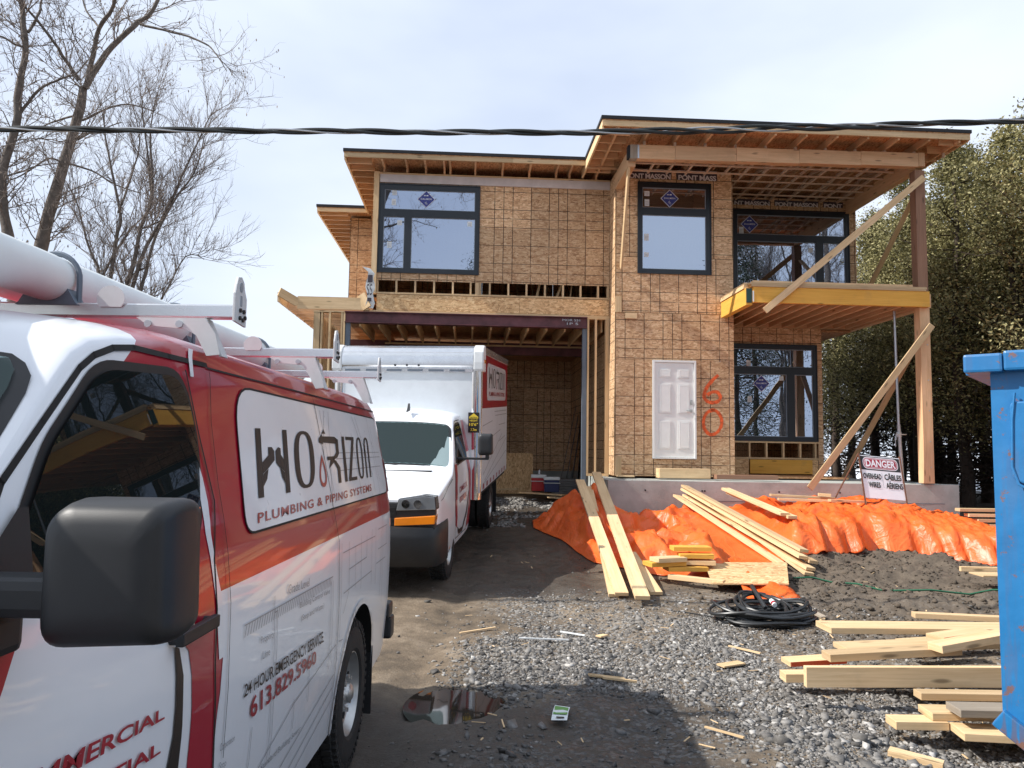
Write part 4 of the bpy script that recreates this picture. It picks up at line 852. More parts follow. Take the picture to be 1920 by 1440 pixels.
# upper panel with the name
wp_ = [(2.533, 1.430), (5.13, 1.424), (5.255, 1.50), (5.262, 1.76), (5.19, 1.905), (5.06, 1.925), (2.72, 1.925), (2.615, 1.86), (2.56, 1.60)]
S.poly('name_panel', round_poly([(2.545, 1.430), (5.235, 1.424), (5.265, 1.915), (2.66, 1.928)], [.09, .10, .10, .16]), INKW, .0035)
pn = round_poly([(2.545, 1.430), (5.235, 1.424), (5.265, 1.915), (2.66, 1.928)], [.09, .10, .10, .16]); S.line('panel_outline', pn + pn[:1], .008, SEAM, .0045)
logo(S, [(2.713, 1.538), (4.755, 1.541), (4.865, 1.800), (2.800, 1.784)], .0060)
S.text('plumbing_lettering', 'PLUMBING & PIPING SYSTEMS', [(2.668, 1.456), (4.69, 1.460), (4.705, 1.500), (2.680, 1.490)], INKR, .006, spacing=1.12, offset=.012)
S.text('service_lettering', '24 HOUR EMERGENCY SERVICE', [(2.518, .925), (3.535, .852), (3.500, .905), (2.510, .966)], INK, .0055, shear=.15, spacing=.95, offset=.01)
S.text('phone_lettering', '613.829.5960', [(2.604, .832), (3.430, .790), (3.392, .850), (2.570, .906)], INKR, .0055, shear=.2, offset=.015)
S.text('door_lettering', 'COMMERCIAL', [(1.27, 1.105), (1.957, 1.050), (1.957, 1.078), (1.29, 1.150)], INKR, .0055, offset=.02); S.text('door_lettering', 'RESIDENTIAL', [(1.25, 1.03), (1.944, .974), (1.942, 1.003), (1.27, 1.075)], INKR, .0055, offset=.02)
# red band and stripes of the wrap
bandL = [(1.90, 1.44), (1.95, 1.32), (2.0, 1.235), (2.054, 1.209), (2.094, 1.178), (2.118, 1.108), (2.124, 1.027), (2.122, .948), (2.117, .871), (2.10, .75), (2.08, .6), (2.07, .36)]
bandR = [(2.30, .36), (2.31, .6), (2.300, .851), (2.305, .935), (2.322, 1.016), (2.335, 1.101), (2.320, 1.195), (2.295, 1.292)]
S.poly('red_band', bandL + bandR + [(2.29, 1.60), (2.262, 1.68), (2.262, 1.885), (2.33, 1.95), (1.99, 1.95), (2.25, 1.90), (2.28, 1.7), (2.20, 1.5), (2.08, 1.45)][:3] + [(2.246, 1.70), (2.19, 1.56), (2.10, 1.45)], P_RED, .0022)
wl_ = [(2.230, 1.67), (2.238, 1.60), (2.237, 1.468), (2.251, 1.385), (2.267, 1.296), (2.280, 1.207), (2.300, 1.10)]; wr_ = [(2.262, 1.67), (2.277, 1.625), (2.285, 1.552), (2.273, 1.464), (2.280, 1.381), (2.311, 1.288), (2.325, 1.195), (2.335, 1.10)]
S.poly('white_stripe', wl_ + wr_[::-1], INKW, .0042)
S.line('white_stripe', [(2.335, 1.10), (2.322, 1.016), (2.305, .935), (2.300, .851), (2.31, .6)], .012, INKW, .0042)
bl = [(2.005, 1.21), (2.02, 1.136), (2.022, 1.06), (2.013, .987), (1.991, .921), (1.95, .80), (1.87, .62), (1.80, .50)]; br = [(2.031, 1.20), (2.061, 1.124), (2.063, 1.046), (2.063, .969), (2.056, .896), (2.03, .78), (1.96, .60), (1.88, .46)]
S.poly('black_stripe', bl + br[::-1], INK, .0044)
S.poly('white_stripe', [(2.335, 1.985), (2.352, 2.015), (2.385, 2.015), (2.362, 1.985), (2.335, 1.925), (2.312, 1.925)], INKW, .004)
S.poly('red_flash', [(.55, 1.05), (1.30, 1.22), (1.358, 1.30), (1.393, 1.356), (1.30, 1.36), (.9, 1.25), (.5, 1.14)], P_RED, .0025)
# seams
S.line('door_gap', [(1.30, 1.50), (1.409, 1.648), (1.557, 1.762), (1.722, 1.888), (1.791, 1.925), (1.889, 1.955), (1.999, 1.970), (2.20, 1.972), (2.467, 1.975)], .016, SEAM, .003); S.line('door_gap', [(2.283, 1.94), (2.300, 1.75), (2.332, 1.555), (2.275, 1.393), (2.270, 1.091), (2.298, .792), (2.30, .38)], .009, SEAM, .005)
S.line('door_gap', [(1.12, 1.45), (1.10, 1.2), (1.08, .9), (1.22, .55), (1.30, .40), (2.30, .37)], .009, SEAM, .004); S.line('roof_drip_seam', [(2.467, 1.966), (3.4, 1.968), (LV - .15, 1.966)], .007, SEAM, .003)
S.line('panel_gap', [(2.467, 1.955), (2.408, 1.794), (2.38, 1.604), (2.37, .8)], .004, SEAM, .0055) ; S.line('panel_gap', [(3.70, 1.95), (3.72, 1.422), (3.775, 1.267), (3.795, .872), (3.80, .36)], .006, SEAM, .0055); S.line('panel_gap', [(4.93, 1.95), (4.95, 1.3), (4.97, .75)], .004, INKG, .0055)
S.line('rear_door_gap', [(5.40, 1.93), (5.40, .45)], .006, SEAM, .004)
# side window and its trim
gw = round_poly([(1.42, 1.44), (1.43, 1.55), (1.566, 1.717), (1.674, 1.798), (1.80, 1.895), (2.245, 1.918), (2.275, 1.72), (2.20, 1.50), (2.11, 1.445)], [.02, .03, .05, .04, .12, .10, .2, .08, .05], 5)
cg = Vector((1.93, 1.66)); S.poly('window_rubber', [tuple(cg + (Vector(p) - cg) * Vector((1.075, 1.10)).x if False else ((p[0] - 1.9) * 1.07 + 1.9, (p[1] - 1.66) * 1.10 + 1.66)) for p in gw], BLACK_TRIM, .0035)
S.poly('side_window', gw, G_VEH, .0105)
S.poly('mirror_sail', [(1.29, 1.40), (1.30, 1.50), (1.43, 1.60), (1.46, 1.60), (1.44, 1.44)], BLACK_PL, .012)
# handle
h = MB(); xh = side_x(1.22); h.prism([], 0, 0) if False else None
h.beam((xh + .028, 1.975, 1.232), (xh + .030, 2.205, 1.234), .022, .034); h.cyl((xh - .01, 1.99, 1.232), (xh + .026, 1.99, 1.232), .015, 10); h.cyl((xh - .01, 2.19, 1.232), (xh + .026, 2.19, 1.232), .017, 10)
h.build('door_handle', BLACK_PL, van, bevel=.005)
# printed plumbing diagram
S.text('diagram_lettering', 'Grade Level', [(2.96, 1.165), (3.25, 1.145), (3.25, 1.178), (2.96, 1.200)], INKG, .0052); S.text('diagram_lettering', 'Property', [(2.66, 1.05), (2.80, 1.04), (2.80, 1.068), (2.66, 1.08)], INKG, .0052); S.text('diagram_lettering', 'Line', [(2.68, 1.0), (2.76, .995), (2.76, 1.02), (2.68, 1.027)], INKG, .0052)
S.text('diagram_lettering', 'Building Control Valve', [(3.12, 1.075), (3.60, 1.045), (3.60, 1.075), (3.12, 1.105)], INKG, .0052); S.text('diagram_lettering', '(Stop and Waste)', [(3.14, 1.02), (3.50, 1.0), (3.50, 1.03), (3.14, 1.05)], INKG, .0052)
S.text('diagram_lettering', 'Corporation', [(2.34, .82), (2.46, .81), (2.46, .835), (2.34, .85)], INKG, .0052); S.text('diagram_lettering', 'Stop', [(2.345, .765), (2.40, .76), (2.40, .785), (2.345, .795)], INKG, .0052)
S.text('diagram_lettering', 'Standard Building Sewer', [(2.75, .60), (3.25, .56), (3.25, .59), (2.75, .63)], INKG, .0052); S.text('diagram_lettering', 'Storm Building', [(2.62, .52), (2.92, .50), (2.92, .525), (2.62, .545)], INKG, .0052); S.text('diagram_lettering', 'Water Service', [(2.66, .90), (2.76, .895), (2.76, .92), (2.66, .925)], INKG, .0052) if False else None
hb_ = [((2.50 + i * .026, 1.115 - (i * .026) * .03), (2.513 + i * .026, 1.150 - (i * .026) * .03)) for i in range(44)]
V = []; F = []
for i, (a, b) in enumerate(hb_): k = len(V); V += [(a[0], a[1]), (a[0] + .006, a[1]), (b[0] + .010, b[1]), (b[0] + .004, b[1])]; F.append([k, k + 1, k + 2, k + 3])
S.put('diagram_hatching', (V, F), INKG, .0052, ycut=9, zcut=9)
dl = [[(2.50, 1.152), (3.66, 1.118)], [(2.80, 1.19), (2.81, .62)], [(2.835, 1.13), (2.84, .60)], [(2.80, 1.13), (2.84, 1.13)], [(2.36, .50), (2.40, .64), (2.47, .60), (2.49, .66), (2.55, .58), (2.80, .65), (3.10, .72), (3.78, .78)], [(2.37, .40), (3.0, .52), (3.78, .64)], [(2.6, .37), (3.1, .46), (3.78, .58)], [(2.9, .37), (3.78, .52)], [(3.10, .74), (3.12, .62)], [(2.62, .80), (2.60, .63)], [(3.30, .86), (3.32, .66)], [(3.62, 1.10), (3.65, .70)], [(3.66, 1.10), (3.69, .72)],
      [(3.83, 1.25), (3.84, .78), (3.92, .77)], [(3.86, 1.20), (4.7, 1.19)], [(4.0, 1.24), (4.0, .98)], [(4.0, 1.10), (4.45, 1.10), (4.45, 1.22)], [(4.15, 1.20), (4.16, .98)], [(4.3, 1.24), (4.3, .95)], [(3.88, 1.0), (4.6, 1.0)], [(4.6, 1.24), (4.6, .92)], [(4.72, 1.24), (4.73, .9)], [(4.8, 1.22), (5.1, 1.22), (5.1, 1.10), (4.8, 1.10)], [(4.9, 1.2), (4.9, .8)], [(5.15, 1.25), (5.17, .62)], [(3.9, .90), (4.0, .99)], [(4.75, 1.02), (5.05, 1.02)]]
V = []; F = []
for l in dl:
    for a, b in zip(l, l[1:]):
        a, b = Vector(a), Vector(b); d = (b - a).normalized(); q = Vector((-d.y, d.x)) * .0021; k = len(V); V += [tuple(a + q), tuple(b + q), tuple(b - q), tuple(a - q)]; F.append([k, k + 1, k + 2, k + 3])
S.put('diagram_lines', (V, F), INKG, .0048, ycut=.3, zcut=.1)
V = []; F = []
for l in ([(3.95, 1.90), (3.72, 1.46)], [(3.78, 1.90), (3.78, 1.45)], [(3.86, 1.90), (3.70, 1.66)], [(4.50, 1.90), (4.72, 1.60)], [(4.58, 1.90), (4.80, 1.55)], [(3.95, 1.66), (5.15, 1.66)], [(3.95, 1.69), (5.15, 1.69)], [(4.80, 1.75), (4.80, 1.45)], [(3.95, 1.60), (5.12, 1.60)], [(5.0, 1.85), (5.0, 1.5)], [(4.15, 1.80), (4.15, 1.60)], [(4.4, 1.80), (4.4, 1.5)]):
    a, b = Vector(l[0]), Vector(l[1]); d = (b - a).normalized(); q = Vector((-d.y, d.x)) * .002; k = len(V); V += [tuple(a + q), tuple(b + q), tuple(b - q), tuple(a - q)]; F.append([k, k + 1, k + 2, k + 3])
S.put('diagram_lines', (V, F), INKG, .0047, ycut=.3, zcut=.1)
S.rrect('fuel_flap', [(4.98, .92), (5.02, .92), (5.02, .98), (4.98, .98)], .01, INKG, .004) if False else None
wheel(van, .972, AX[1], .385, .39, 1); wheel(van, .972, AX[0], .385, .39, 1); wheel(van, -.972, AX[1], .385, .39, -1); wheel(van, -.972, AX[0], .385, .39, -1)
arch_lip(S, AX[1], .385, .470, P_WHITE, -5, 185, .03, .006)
mf = MB(); mf.box(.70, .985, 4.80, 4.815, .12, .52); mf.build('mud_flap', BLACK_PL, van); bc = MB(); bc.box(.80, .99, 5.36, 5.52, .56, .66); bc.box(-.99, .99, 5.46, 5.60, .40, .55); bc.build('rear_bumper', BLACK_PL, van, bevel=.02)
S.poly('tail_lamp', round_poly([(5.30, 1.42), (5.45, 1.42), (5.45, 1.64), (5.33, 1.64)], .03), REDLENS, .006)
# windscreen with seal, wipers
def front_glass(parent, L_, mat, seal_w=.03, x_in=.03):
    """windscreen and its rubber, following the shell between cowl and header"""
    g = MB(); n = 14; ys_ = [1.045, 1.06, 1.09, 1.15, 1.3, 1.48, 1.56, 1.60, 1.625, 1.64]
    for pas, (inset, off, mt, nm) in enumerate(((0, .003, BLACK_TRIM, 'windscreen_seal'), (.035, .007, mat, 'windscreen'))):
        m = MB(); V = []; cols = 18
        for j, y in enumerate(ys_):
            yy = y + (inset * .7 if j == 0 else (-inset * .7 if j == len(ys_) - 1 else 0)); zt = roofline(yy, L_, True); sx0 = side_x(zt - .08) * wfac(yy, L_) - x_in - inset; tq = (y - 1.045) / .595; sx0 *= 1 - .085 * abs(2 * tq - 1) ** 14
            for k in range(cols + 1):
                x = -sx0 + 2 * sx0 * k / cols; t = abs(x) / (side_x(zt - .08)); z = zt - .08 * (1 - (1 - min(t, .999) ** 2.3) ** (1 / 2.3))
                V.append((x, yy - off * .75, z + off))
        m.add(V, [(j * (cols + 1) + k, j * (cols + 1) + k + 1, (j + 1) * (cols + 1) + k + 1, (j + 1) * (cols + 1) + k) for j in range(len(ys_) - 1) for k in range(cols)])
        m.build(nm, mt, parent, smooth=True, fix=False)
    for x0 in (-.45, .25):
        w = MB(); w.tube([(x0 + .35, 1.0, 1.345), (x0 + .1, 1.03, 1.375), (x0 - .35, 1.08, 1.44)], .009, 6); w.build('wiper', BLACK_TRIM, parent)
front_glass(van, LV, G_WIND)
def cabin(parent):
    m = MB(); m.prism([(1.14, 1.29), (1.13, 1.405), (1.22, 1.47), (1.55, 1.52), (1.66, 1.46), (1.66, 1.05), (1.5, 1.02)], -.78, .78, Matrix(((0, 1, 0, 0), (1, 0, 0, 0), (0, 0, 1, 0), (0, 0, 0, 1)))); m.build('dashboard', DASH, parent)  # dash built high to take the place of its reflection in the glass
    for s in (-.42, .42):
        m = MB(); m.box(s - .24, s + .24, 2.02, 2.16, 1.02, 1.60); st_ = m.build('seat_back', SEAT, parent, bevel=.05); m = MB(); m.box(s - .12, s + .12, 2.04, 2.13, 1.62, 1.80); m.build('headrest', SEAT, st_, bevel=.03)
    m = MB()
    for x in np.arange(-.7, .75, .2): m.box(x - .03, x + .03, 2.38, 2.40, 1.1, 1.93)
    for z in np.arange(1.25, 1.95, .16): m.box(-.76, .76, 2.401, 2.415, z - .025, z + .025)
    m.build('cargo_partition', STEELGREY, parent)
    m = MB(); m.tube([(.42 + .18 * math.cos(t), 1.60 - .07 * math.sin(t), 1.40 + .16 * math.sin(t)) for t in [2 * math.pi * k / 20 for k in range(20)]], .014, 6, closed=True); m.build('steering_wheel', BLACK_TRIM, parent)
def nose(parent, L_):
    m = MB(); m.box(-.955, .955, -.03, .12, .76, 1.06); m.build('grille', BLACK_PL, parent, bevel=.015)
    for k in range(4): g = MB(); g.box(-.50, .50, -.046, -.031, .80 + k * .06, .825 + k * .06); g.build('grille_bar', BLACK_TRIM, parent)
    bd = MB(); bd.box(-.16, .16, -.05, -.0465, .92, .97); bd.build('emblem_bar', ALU, parent)
    for s in (1, -1):
        h = MB(); P = [(s * .50, .965), (s * .975, .985), (s * .96, 1.135), (s * .82, 1.150), (s * .53, 1.105)]
        h.prism(P, -.05, .14); hl = h.build('headlight', LAMPD, parent, bevel=.012)
        g = MB(); g.prism([(s * .51, .972), (s * .968, .992), (s * .952, 1.130), (s * .82, 1.143), (s * .54, 1.100)], -.063, -.0555); g.build('lens', LAMPG, hl, bevel=.006)
        for xx in (.62, .76): r_ = MB(); r_.cyl((s * xx, -.072, 1.05), (s * xx, -.064, 1.05), .048, 18); r_.build('reflector', CHROME, hl)
        a = MB(); a.prism([(s * .49, .795), (s * .955, .825), (s * .965, .925), (s * .49, .885)], -.066, .10); a.build('amber_indicator', AMBER, parent, bevel=.008)
    b = MB(); pts = [(-1.025, .47), (-1.02, .18), (-.985, .0), (-.90, -.09), (-.55, -.13), (0, -.145), (.55, -.13), (.90, -.09), (.985, .0), (1.02, .18), (1.025, .47)]
    V = []
    for x, y in pts:
        for z, d in ((.33, .05), (.40, .0), (.66, -.012), (.70, -.005), (.78, .02), (.80, .12)): V.append((x * (1 - d * .25), y + d, z))
    n = 6; b.add(V, [(i * n + k, (i + 1) * n + k, (i + 1) * n + k + 1, i * n + k + 1) for i in range(len(pts) - 1) for k in range(n - 1)]); b.build('front_bumper', BLACK_PL, parent, smooth=True, ang=60)
    ck = MB(); ck.box(-.72, .72, .93, 1.03, 1.305, 1.342); ck.build('cowl_grille', BLACK_PL, parent)
cabin(van)
nose(van, LV)
S.line('bonnet_gap', [(.10, 1.0), (.5, 1.10), (.9, 1.22)], .007, SEAM, .004)
# big towing mirror
def big_mirror(name, parent, cx, cy, cz, w, h_, d, mat, arm_from, arm_r=.03, rot=0.0):
    m = MB(); ny = 5; V = []
    prof = [(-.02, .45), (0.0, .68), (.05, .84), (.13, .92), (.3, .97), (.5, 1.0), (.75, .99), (.93, .96), (1.0, .90)]
    for t, s_ in prof:
        for (a, b) in round_poly([(-.5, -.5), (.5, -.46), (.47, .44), (.40, .5), (-.36, .5), (-.5, .36)], [.20, .16, .10, .14, .18, .18], 6): V.append((a * w * s_, -d * .5 + t * d, b * h_ * s_))
    n = len(V) // len(prof); F = [(i * n + k, i * n + (k + 1) % n, (i + 1) * n + (k + 1) % n, (i + 1) * n + k) for i in range(len(prof) - 1) for k in range(n)] + [list(range(n))[::-1], [(len(prof) - 1) * n + k for k in range(n)]]
    Mx = Matrix.Translation((cx, cy, cz)) @ Matrix.Rotation(rot, 4, 'Z'); m.add(V, F, None, Mx); hd_ = m.build(name, mat, parent, smooth=True, ang=88, bevel=0)
    g = MB(); g.box(-w * .42, w * .42, d * .5 + .001, d * .5 + .004, -h_ * .42, h_ * .42, Mx); g.build('mirror_glass', CHROME, hd_); return hd_
mh = big_mirror('wing_mirror', van, 1.205, 1.32, 1.507, .218, .245, .15, BLACK_PL, None)
am = MB(); am.add([], []); am.box(.93, 1.12, 1.27, 1.36, 1.435, 1.50); am.build('mirror_arm', BLACK_PL, mh, bevel=.018)
am = MB(); am.box(.93, 1.01, 1.22, 1.38, 1.36, 1.434); am.build('mirror_foot', BLACK_PL, mh, bevel=.016)
mh2 = big_mirror('wing_mirror', van, -1.21, 1.32, 1.505, .238, .245, .15, BLACK_PL, None); am = MB(); am.box(-1.12, -.93, 1.27, 1.36, 1.435, 1.50); am.build('mirror_arm', BLACK_PL, mh2, bevel=.018)
# roof racks
for yb, zb in ((2.45, 2.145), (3.75, 2.175), (4.9, 2.182)):
    b = MB(); b.box(-.96, .955, yb - .022, yb + .022, zb - .022, zb + .022); cb = b.build('rack_crossbar', ALU, van, bevel=.005)
    for s in (1, -1):
        e = MB(); M = Matrix.Translation((s * .958, yb, zb - .035)) @ Matrix.Rotation(rad(90) * s, 4, 'Z')
        # upright plate lies in the y-z plane
        pl = [(-.05, 0), (.05, -.006), (.05, .085), (.028, .115), (.022, .135), (.0, .15), (-.028, .145), (-.04, .12), (-.05, .09)]
        e.prism(pl, -.004, .004, M @ Matrix.Identity(4)); up = e.build('rack_upright', GREY_RACK, van, bevel=.0015)
        hl = MB(); hl.prism([(.012 * math.cos(t) - .005, .115 + .016 * math.sin(t)) for t in [i * math.pi / 7 for i in range(14)]], -.0065, .0065, M); hl.prism([(-.008, .055), (.004, .055), (.004, .088), (-.008, .088)], -.0065, .0065, M); hl.build('upright_slot', STK_G, up)
        for q in ((-.01, .040), (.02, .040), (-.012, .015), (.014, .012), (.032, .022)): bo = MB(); bo.prism([(q[0] + .0075 * math.cos(t), q[1] + .0075 * math.sin(t)) for t in [i * math.pi / 3 for i in range(6)]], -.010, .010, M); bo.build('bolt', BLACK_PL, up)
        f = MB(); f.prism([(s * .64, zb - .024), (s * .86, zb - .024), (s * .895, 2.07), (s * .912, 2.005), (s * .87, 2.0), (s * .835, 2.065), (s * .80, zb - .060), (s * .68, zb - .050)], yb - .03, yb - .024); f.prism([(s * .852, zb - .024), (s * .862, zb - .024), (s * .918, 2.0), (s * .908, 2.0)], yb - .023, yb + .025); ft = f.build('rack_foot', GREY_RACK, van)
        for xx in (.68, .78): bo = MB(); bo.cyl((s * xx, yb - .036, zb - .045), (s * xx, yb - .031, zb - .045), .012, 8); bo.build('bolt', GALV, ft)
    lg = MB(); lg.prism([(.555 + .045 * math.cos(t), zb + .035 + .042 * math.sin(t)) for t in np.linspace(-.7, math.pi + .7, 14)], yb - .030, yb - .024); lg.build('ladder_stop', GREY_RACK, van)
def roof_tube(x, z, r, y0, y1, clamps):
    m = MB(); ys_ = [y0, y0 + .01, y0 + .05] + [y1 - .12, y1 - .06, y1 - .02, y1]; rs = [r * .5, r * .9, r] + [r, r * .96, r * .84, r * .55]; m.tube([(x, a, z) for a in ys_], rs, 32); t = m.build('pipe_tube', PVC, van, smooth=True, ang=60)
    for yc in clamps:
        c_ = MB(); c_.tube([(x + (r + .010) * math.cos(a), yc, z + (r + .010) * math.sin(a)) for a in np.linspace(-.05, math.pi + .05, 16)], .009, 6); c_.cyl((x + r + .010, yc, z), (x + r + .012, yc, z - r - .0), .009, 6); c_.cyl((x - r - .010, yc, z), (x - r - .012, yc, z - r), .009, 6); c_.build('tube_strap', STEELGREY, t, smooth=True)
        c_ = MB(); c_.prism([(x - r * 1.35, z - r - .012), (x + r * 1.35, z - r - .012), (x + r * 1.2, z - r - .002), (x + r * .85, z - r * .45), (x + r * .4, z - r * .9), (x, z - r + .002), (x - r * .4, z - r * .9), (x - r * .85, z - r * .45), (x - r * 1.2, z - r - .002)], yc - .03, yc + .03); c_.build('tube_saddle', STEELGREY, t)
roof_tube(.35, 2.245, .075, .5, 2.52, (2.45,)); roof_tube(.14, 2.300, .10, .6, 5.9, (3.75, 4.9)); roof_tube(-.2, 2.245, .075, .5, 2.52, (2.45,))
# steering wheel, seats behind the glass
for nm, b_, mt in (('seat', (-.75, .75, 1.75, 2.2, .7, 1.65), SEAT),): pass

# ---------------------------------------------------------------- the box truck
TO_, TY_, TP_ = (-1.80, 9.06, .04), -.089, .065
truck = empty('box_truck', TO_, TY_, TP_); LT = 2.75
tag(truck, 'white cutaway box truck with chrome box corners, parked nose out at the garage mouth', 'truck')
express_shell('cab', LT, False, P_WHITE, truck, [(.92, .38, .455)]); T = Skin(LT, truck)
front_glass(truck, LT, G_WIND); nose(truck, LT); cabin(truck)
db = MB(); db.box(-.78, .78, 1.10, 1.45, 1.22, 1.30); db.build('dashboard', DASH, truck) if False else None
tg = round_poly([(1.40, 1.40), (1.42, 1.50), (1.60, 1.80), (1.78, 1.90), (2.12, 1.91), (2.20, 1.84), (2.22, 1.42)], [.02, .05, .1, .1, .06, .06, .04]); T.poly('window_rubber', [((a - 1.85) * 1.08 + 1.85, (b - 1.65) * 1.10 + 1.65) for a, b in tg], BLACK_TRIM, .004); T.poly('side_window', tg, G_VEH, .010)
T.line('door_gap', [(1.16, 1.42), (1.14, 1.1), (1.16, .8), (1.32, .42), (2.26, .40), (2.28, .8), (2.30, 1.4), (2.30, 1.85), (2.2, 1.96), (1.8, 1.95), (1.55, 1.82)], .010, SEAM, .004); T.line('bonnet_gap', [(.10, 1.03), (.35, 1.08), (.6, 1.17), (.93, 1.245)], .008, SEAM, .004)
T.poly('red_band', [(1.16, 1.40), (1.12, 1.1), (1.14, .85), (1.26, .60), (1.40, .55), (1.32, .85), (1.30, 1.1), (1.35, 1.40)], P_RED, .003); T.poly('red_band', [(2.16, 1.40), (2.36, 1.42), (2.62, 1.2), (2.62, .45), (2.25, .42), (2.34, .7), (2.38, .95), (2.30, 1.2)], P_RED, .003)
T.poly('red_band', [(2.3, 1.5), (2.7, 1.5), (2.7, 1.95), (2.35, 1.95)], P_RED, .003); T.poly('black_stripe', [(1.42, .56), (1.55, .44), (1.9, .42), (2.2, .62), (2.33, .9), (2.30, .95), (2.15, .68), (1.9, .49), (1.6, .50)], INK, .0045)
T.text('door_lettering', 'COMMERCIAL', [(1.45, 1.00), (2.15, 1.02), (2.15, 1.10), (1.45, 1.08)], INKR, .005, offset=.02); T.text('door_lettering', 'RESIDENTIAL', [(1.48, .86), (2.12, .88), (2.12, .96), (1.48, .94)], INKR, .005, offset=.02)
for s in (1, -1):
    t_mh = big_mirror('wing_mirror', truck, s * 1.36, 1.35, 1.66, .20, .29, .11, BLACK_PL, None)
    am = MB(); am.beam((s * .96, 1.38, 1.47), (s * 1.40, 1.38, 1.47), .035, .03); am.beam((s * 1.38, 1.38, 1.47), (s * 1.38, 1.38, 1.54), .05, .04); am.build('mirror_arm', BLACK_PL, t_mh, bevel=.006)
    am = MB(); am.prism([(1.25, 1.38), (1.50, 1.38), (1.46, 1.64)], -s * .975, -s * .955, Matrix.Rotation(rad(90), 4, 'Z')) ; am.build('mirror_sail', BLACK_PL, t_mh)
an = MB(); an.prism([(1.68, 2.07), (1.86, 2.09), (1.85, 2.12), (1.83, 2.19), (1.80, 2.19), (1.75, 2.12)], -.012, .012, Matrix.Translation((.22, 0, 0)) @ Matrix.Rotation(rad(90), 4, 'Z')); an.build('roof_aerial', BLACK_PL, truck, bevel=.004)
BY0, BY1, BX, BZ0, BZ1 = 2.62, 6.75, 1.125, .86, 3.06
bx_ = MB(); bx_.box(-BX + .02, BX - .004, BY0 + .02, BY1, BZ0, BZ1 - .10); cargo = bx_.build('cargo_box', BOXW, truck, flat=True) if False else bx_.build('cargo_box', BOXW, truck)
hd = MB(); pr = [(BY0 + .02, BZ1 - .34), (BY0, BZ1 - .30), (BY0, BZ1 - .20), (BY0 + .02, BZ1 - .11), (BY0 + .07, BZ1 - .04), (BY0 + .16, BZ1), (BY0 + .30, BZ1), (BY0 + .30, BZ1 - .34)]
hd.prism(pr, BX - .12, -BX + .12, Matrix.Rotation(rad(90), 4, 'Z') @ Matrix.Scale(-1, 4, (0, 1, 0)) if False else Matrix(((0, 1, 0, 0), (1, 0, 0, 0), (0, 0, 1, 0), (0, 0, 0, 1)))); hd.build('rounded_header', ALU, cargo, smooth=True, ang=25)
rl = MB(); rl.box(-BX + .13, BX - .13, BY0 - .004, BY0 + .02, BZ1 - .40, BZ1 - .345)
rl.build('header_rail', ALU, cargo)
for k in range(6): q = MB(); q.box(-.95 + k * .32, -.72 + k * .32, BY0 - .008, BY0 - .0045, BZ1 - .39, BZ1 - .36); q.build('rail_slot', STEELGREY, cargo)
for xx in (-.18, .0, .18): q = MB(); q.cyl((xx, BY0 - .02, BZ1 - .30), (xx, BY0 + .01, BZ1 - .30), .016, 10); q.build('marker_stud', BLACK_PL, cargo)
for s in (1, -1):
    cn = MB(); pc = [(a, b) for a, b in pr]; cn.prism([(a - .012, b + .012 if b > BZ1 - .2 else b - .05) for a, b in pr], s * (BX - .118), s * (BX + .035), Matrix(((0, 1, 0, 0), (1, 0, 0, 0), (0, 0, 1, 0), (0, 0, 0, 1)))); c_ = cn.build('corner_cap', GREY_RACK, cargo, bevel=.02)
    am = MB(); am.box(s * (BX + .036) - .012, s * (BX + .036) + .012, BY0 + .10, BY0 + .22, BZ1 - .26, BZ1 - .21); am.build('amber_marker', AMBER, c_)
    cp = MB(); n_ = 10; cp.tube([(s * (BX - .085), BY0 + .095, BZ0 - .10), (s * (BX - .085), BY0 + .095, BZ1 - .38)], .092, 24); cp.build('chrome_corner_post', CHROME, cargo, smooth=True, ang=50)
tr = MB(); tr.box(-BX - .012, BX + .012, BY0 + .3, BY1 + .01, BZ1 - .10, BZ1 + .0); tr.build('top_rail', ALU, cargo)
# print on the box side
def side_rect(name, y0, y1, z0, z1, mat, k, r=.0):
    P = round_poly([(y0, z0), (y1, z0), (y1, z1), (y0, z1)], r) if r else [(y0, z0), (y1, z0), (y1, z1), (y0, z1)]; x = BX - .004 + .002 * k
    me = bpy.data.meshes.new(name); me.from_pydata([(x, a, b) for a, b in P], [], [list(range(len(P)))]); me.materials.append(mat); return mkobj(name, me, cargo)
side_rect('red_panel', BY0 + .20, BY1 - .02, 2.12, BZ1 - .11, P_RED, 1); side_rect('name_panel', BY0 + .75, BY1 - .35, 2.24, BZ1 - .22, INKW, 2, .16)
class Flat:
    def __init__(s, x, parent): s.x_ = x; s.p = parent
    quad = Skin.quad
    def put(s, name, vf, mat, off, **k):
        me = bpy.data.meshes.new(name); me.from_pydata([(s.x_ + off, a, b) for a, b in vf[0]], [], vf[1]); me.materials.append(mat); return mkobj(name, me, s.p)
    text = Skin.text
FL = Flat(BX - .004, cargo); logo(FL, [(BY0 + 1.0, 2.44), (BY1 - .6, 2.44), (BY1 - .6, 2.78), (BY0 + 1.0, 2.78)], .006); FL.text('plumbing_lettering', 'PLUMBING & PIPING SYSTEMS', [(BY0 + 1.0, 2.31), (BY1 - .6, 2.31), (BY1 - .6, 2.385), (BY0 + 1.0, 2.385)], INKR, .006, offset=.02)
V = []; F = []
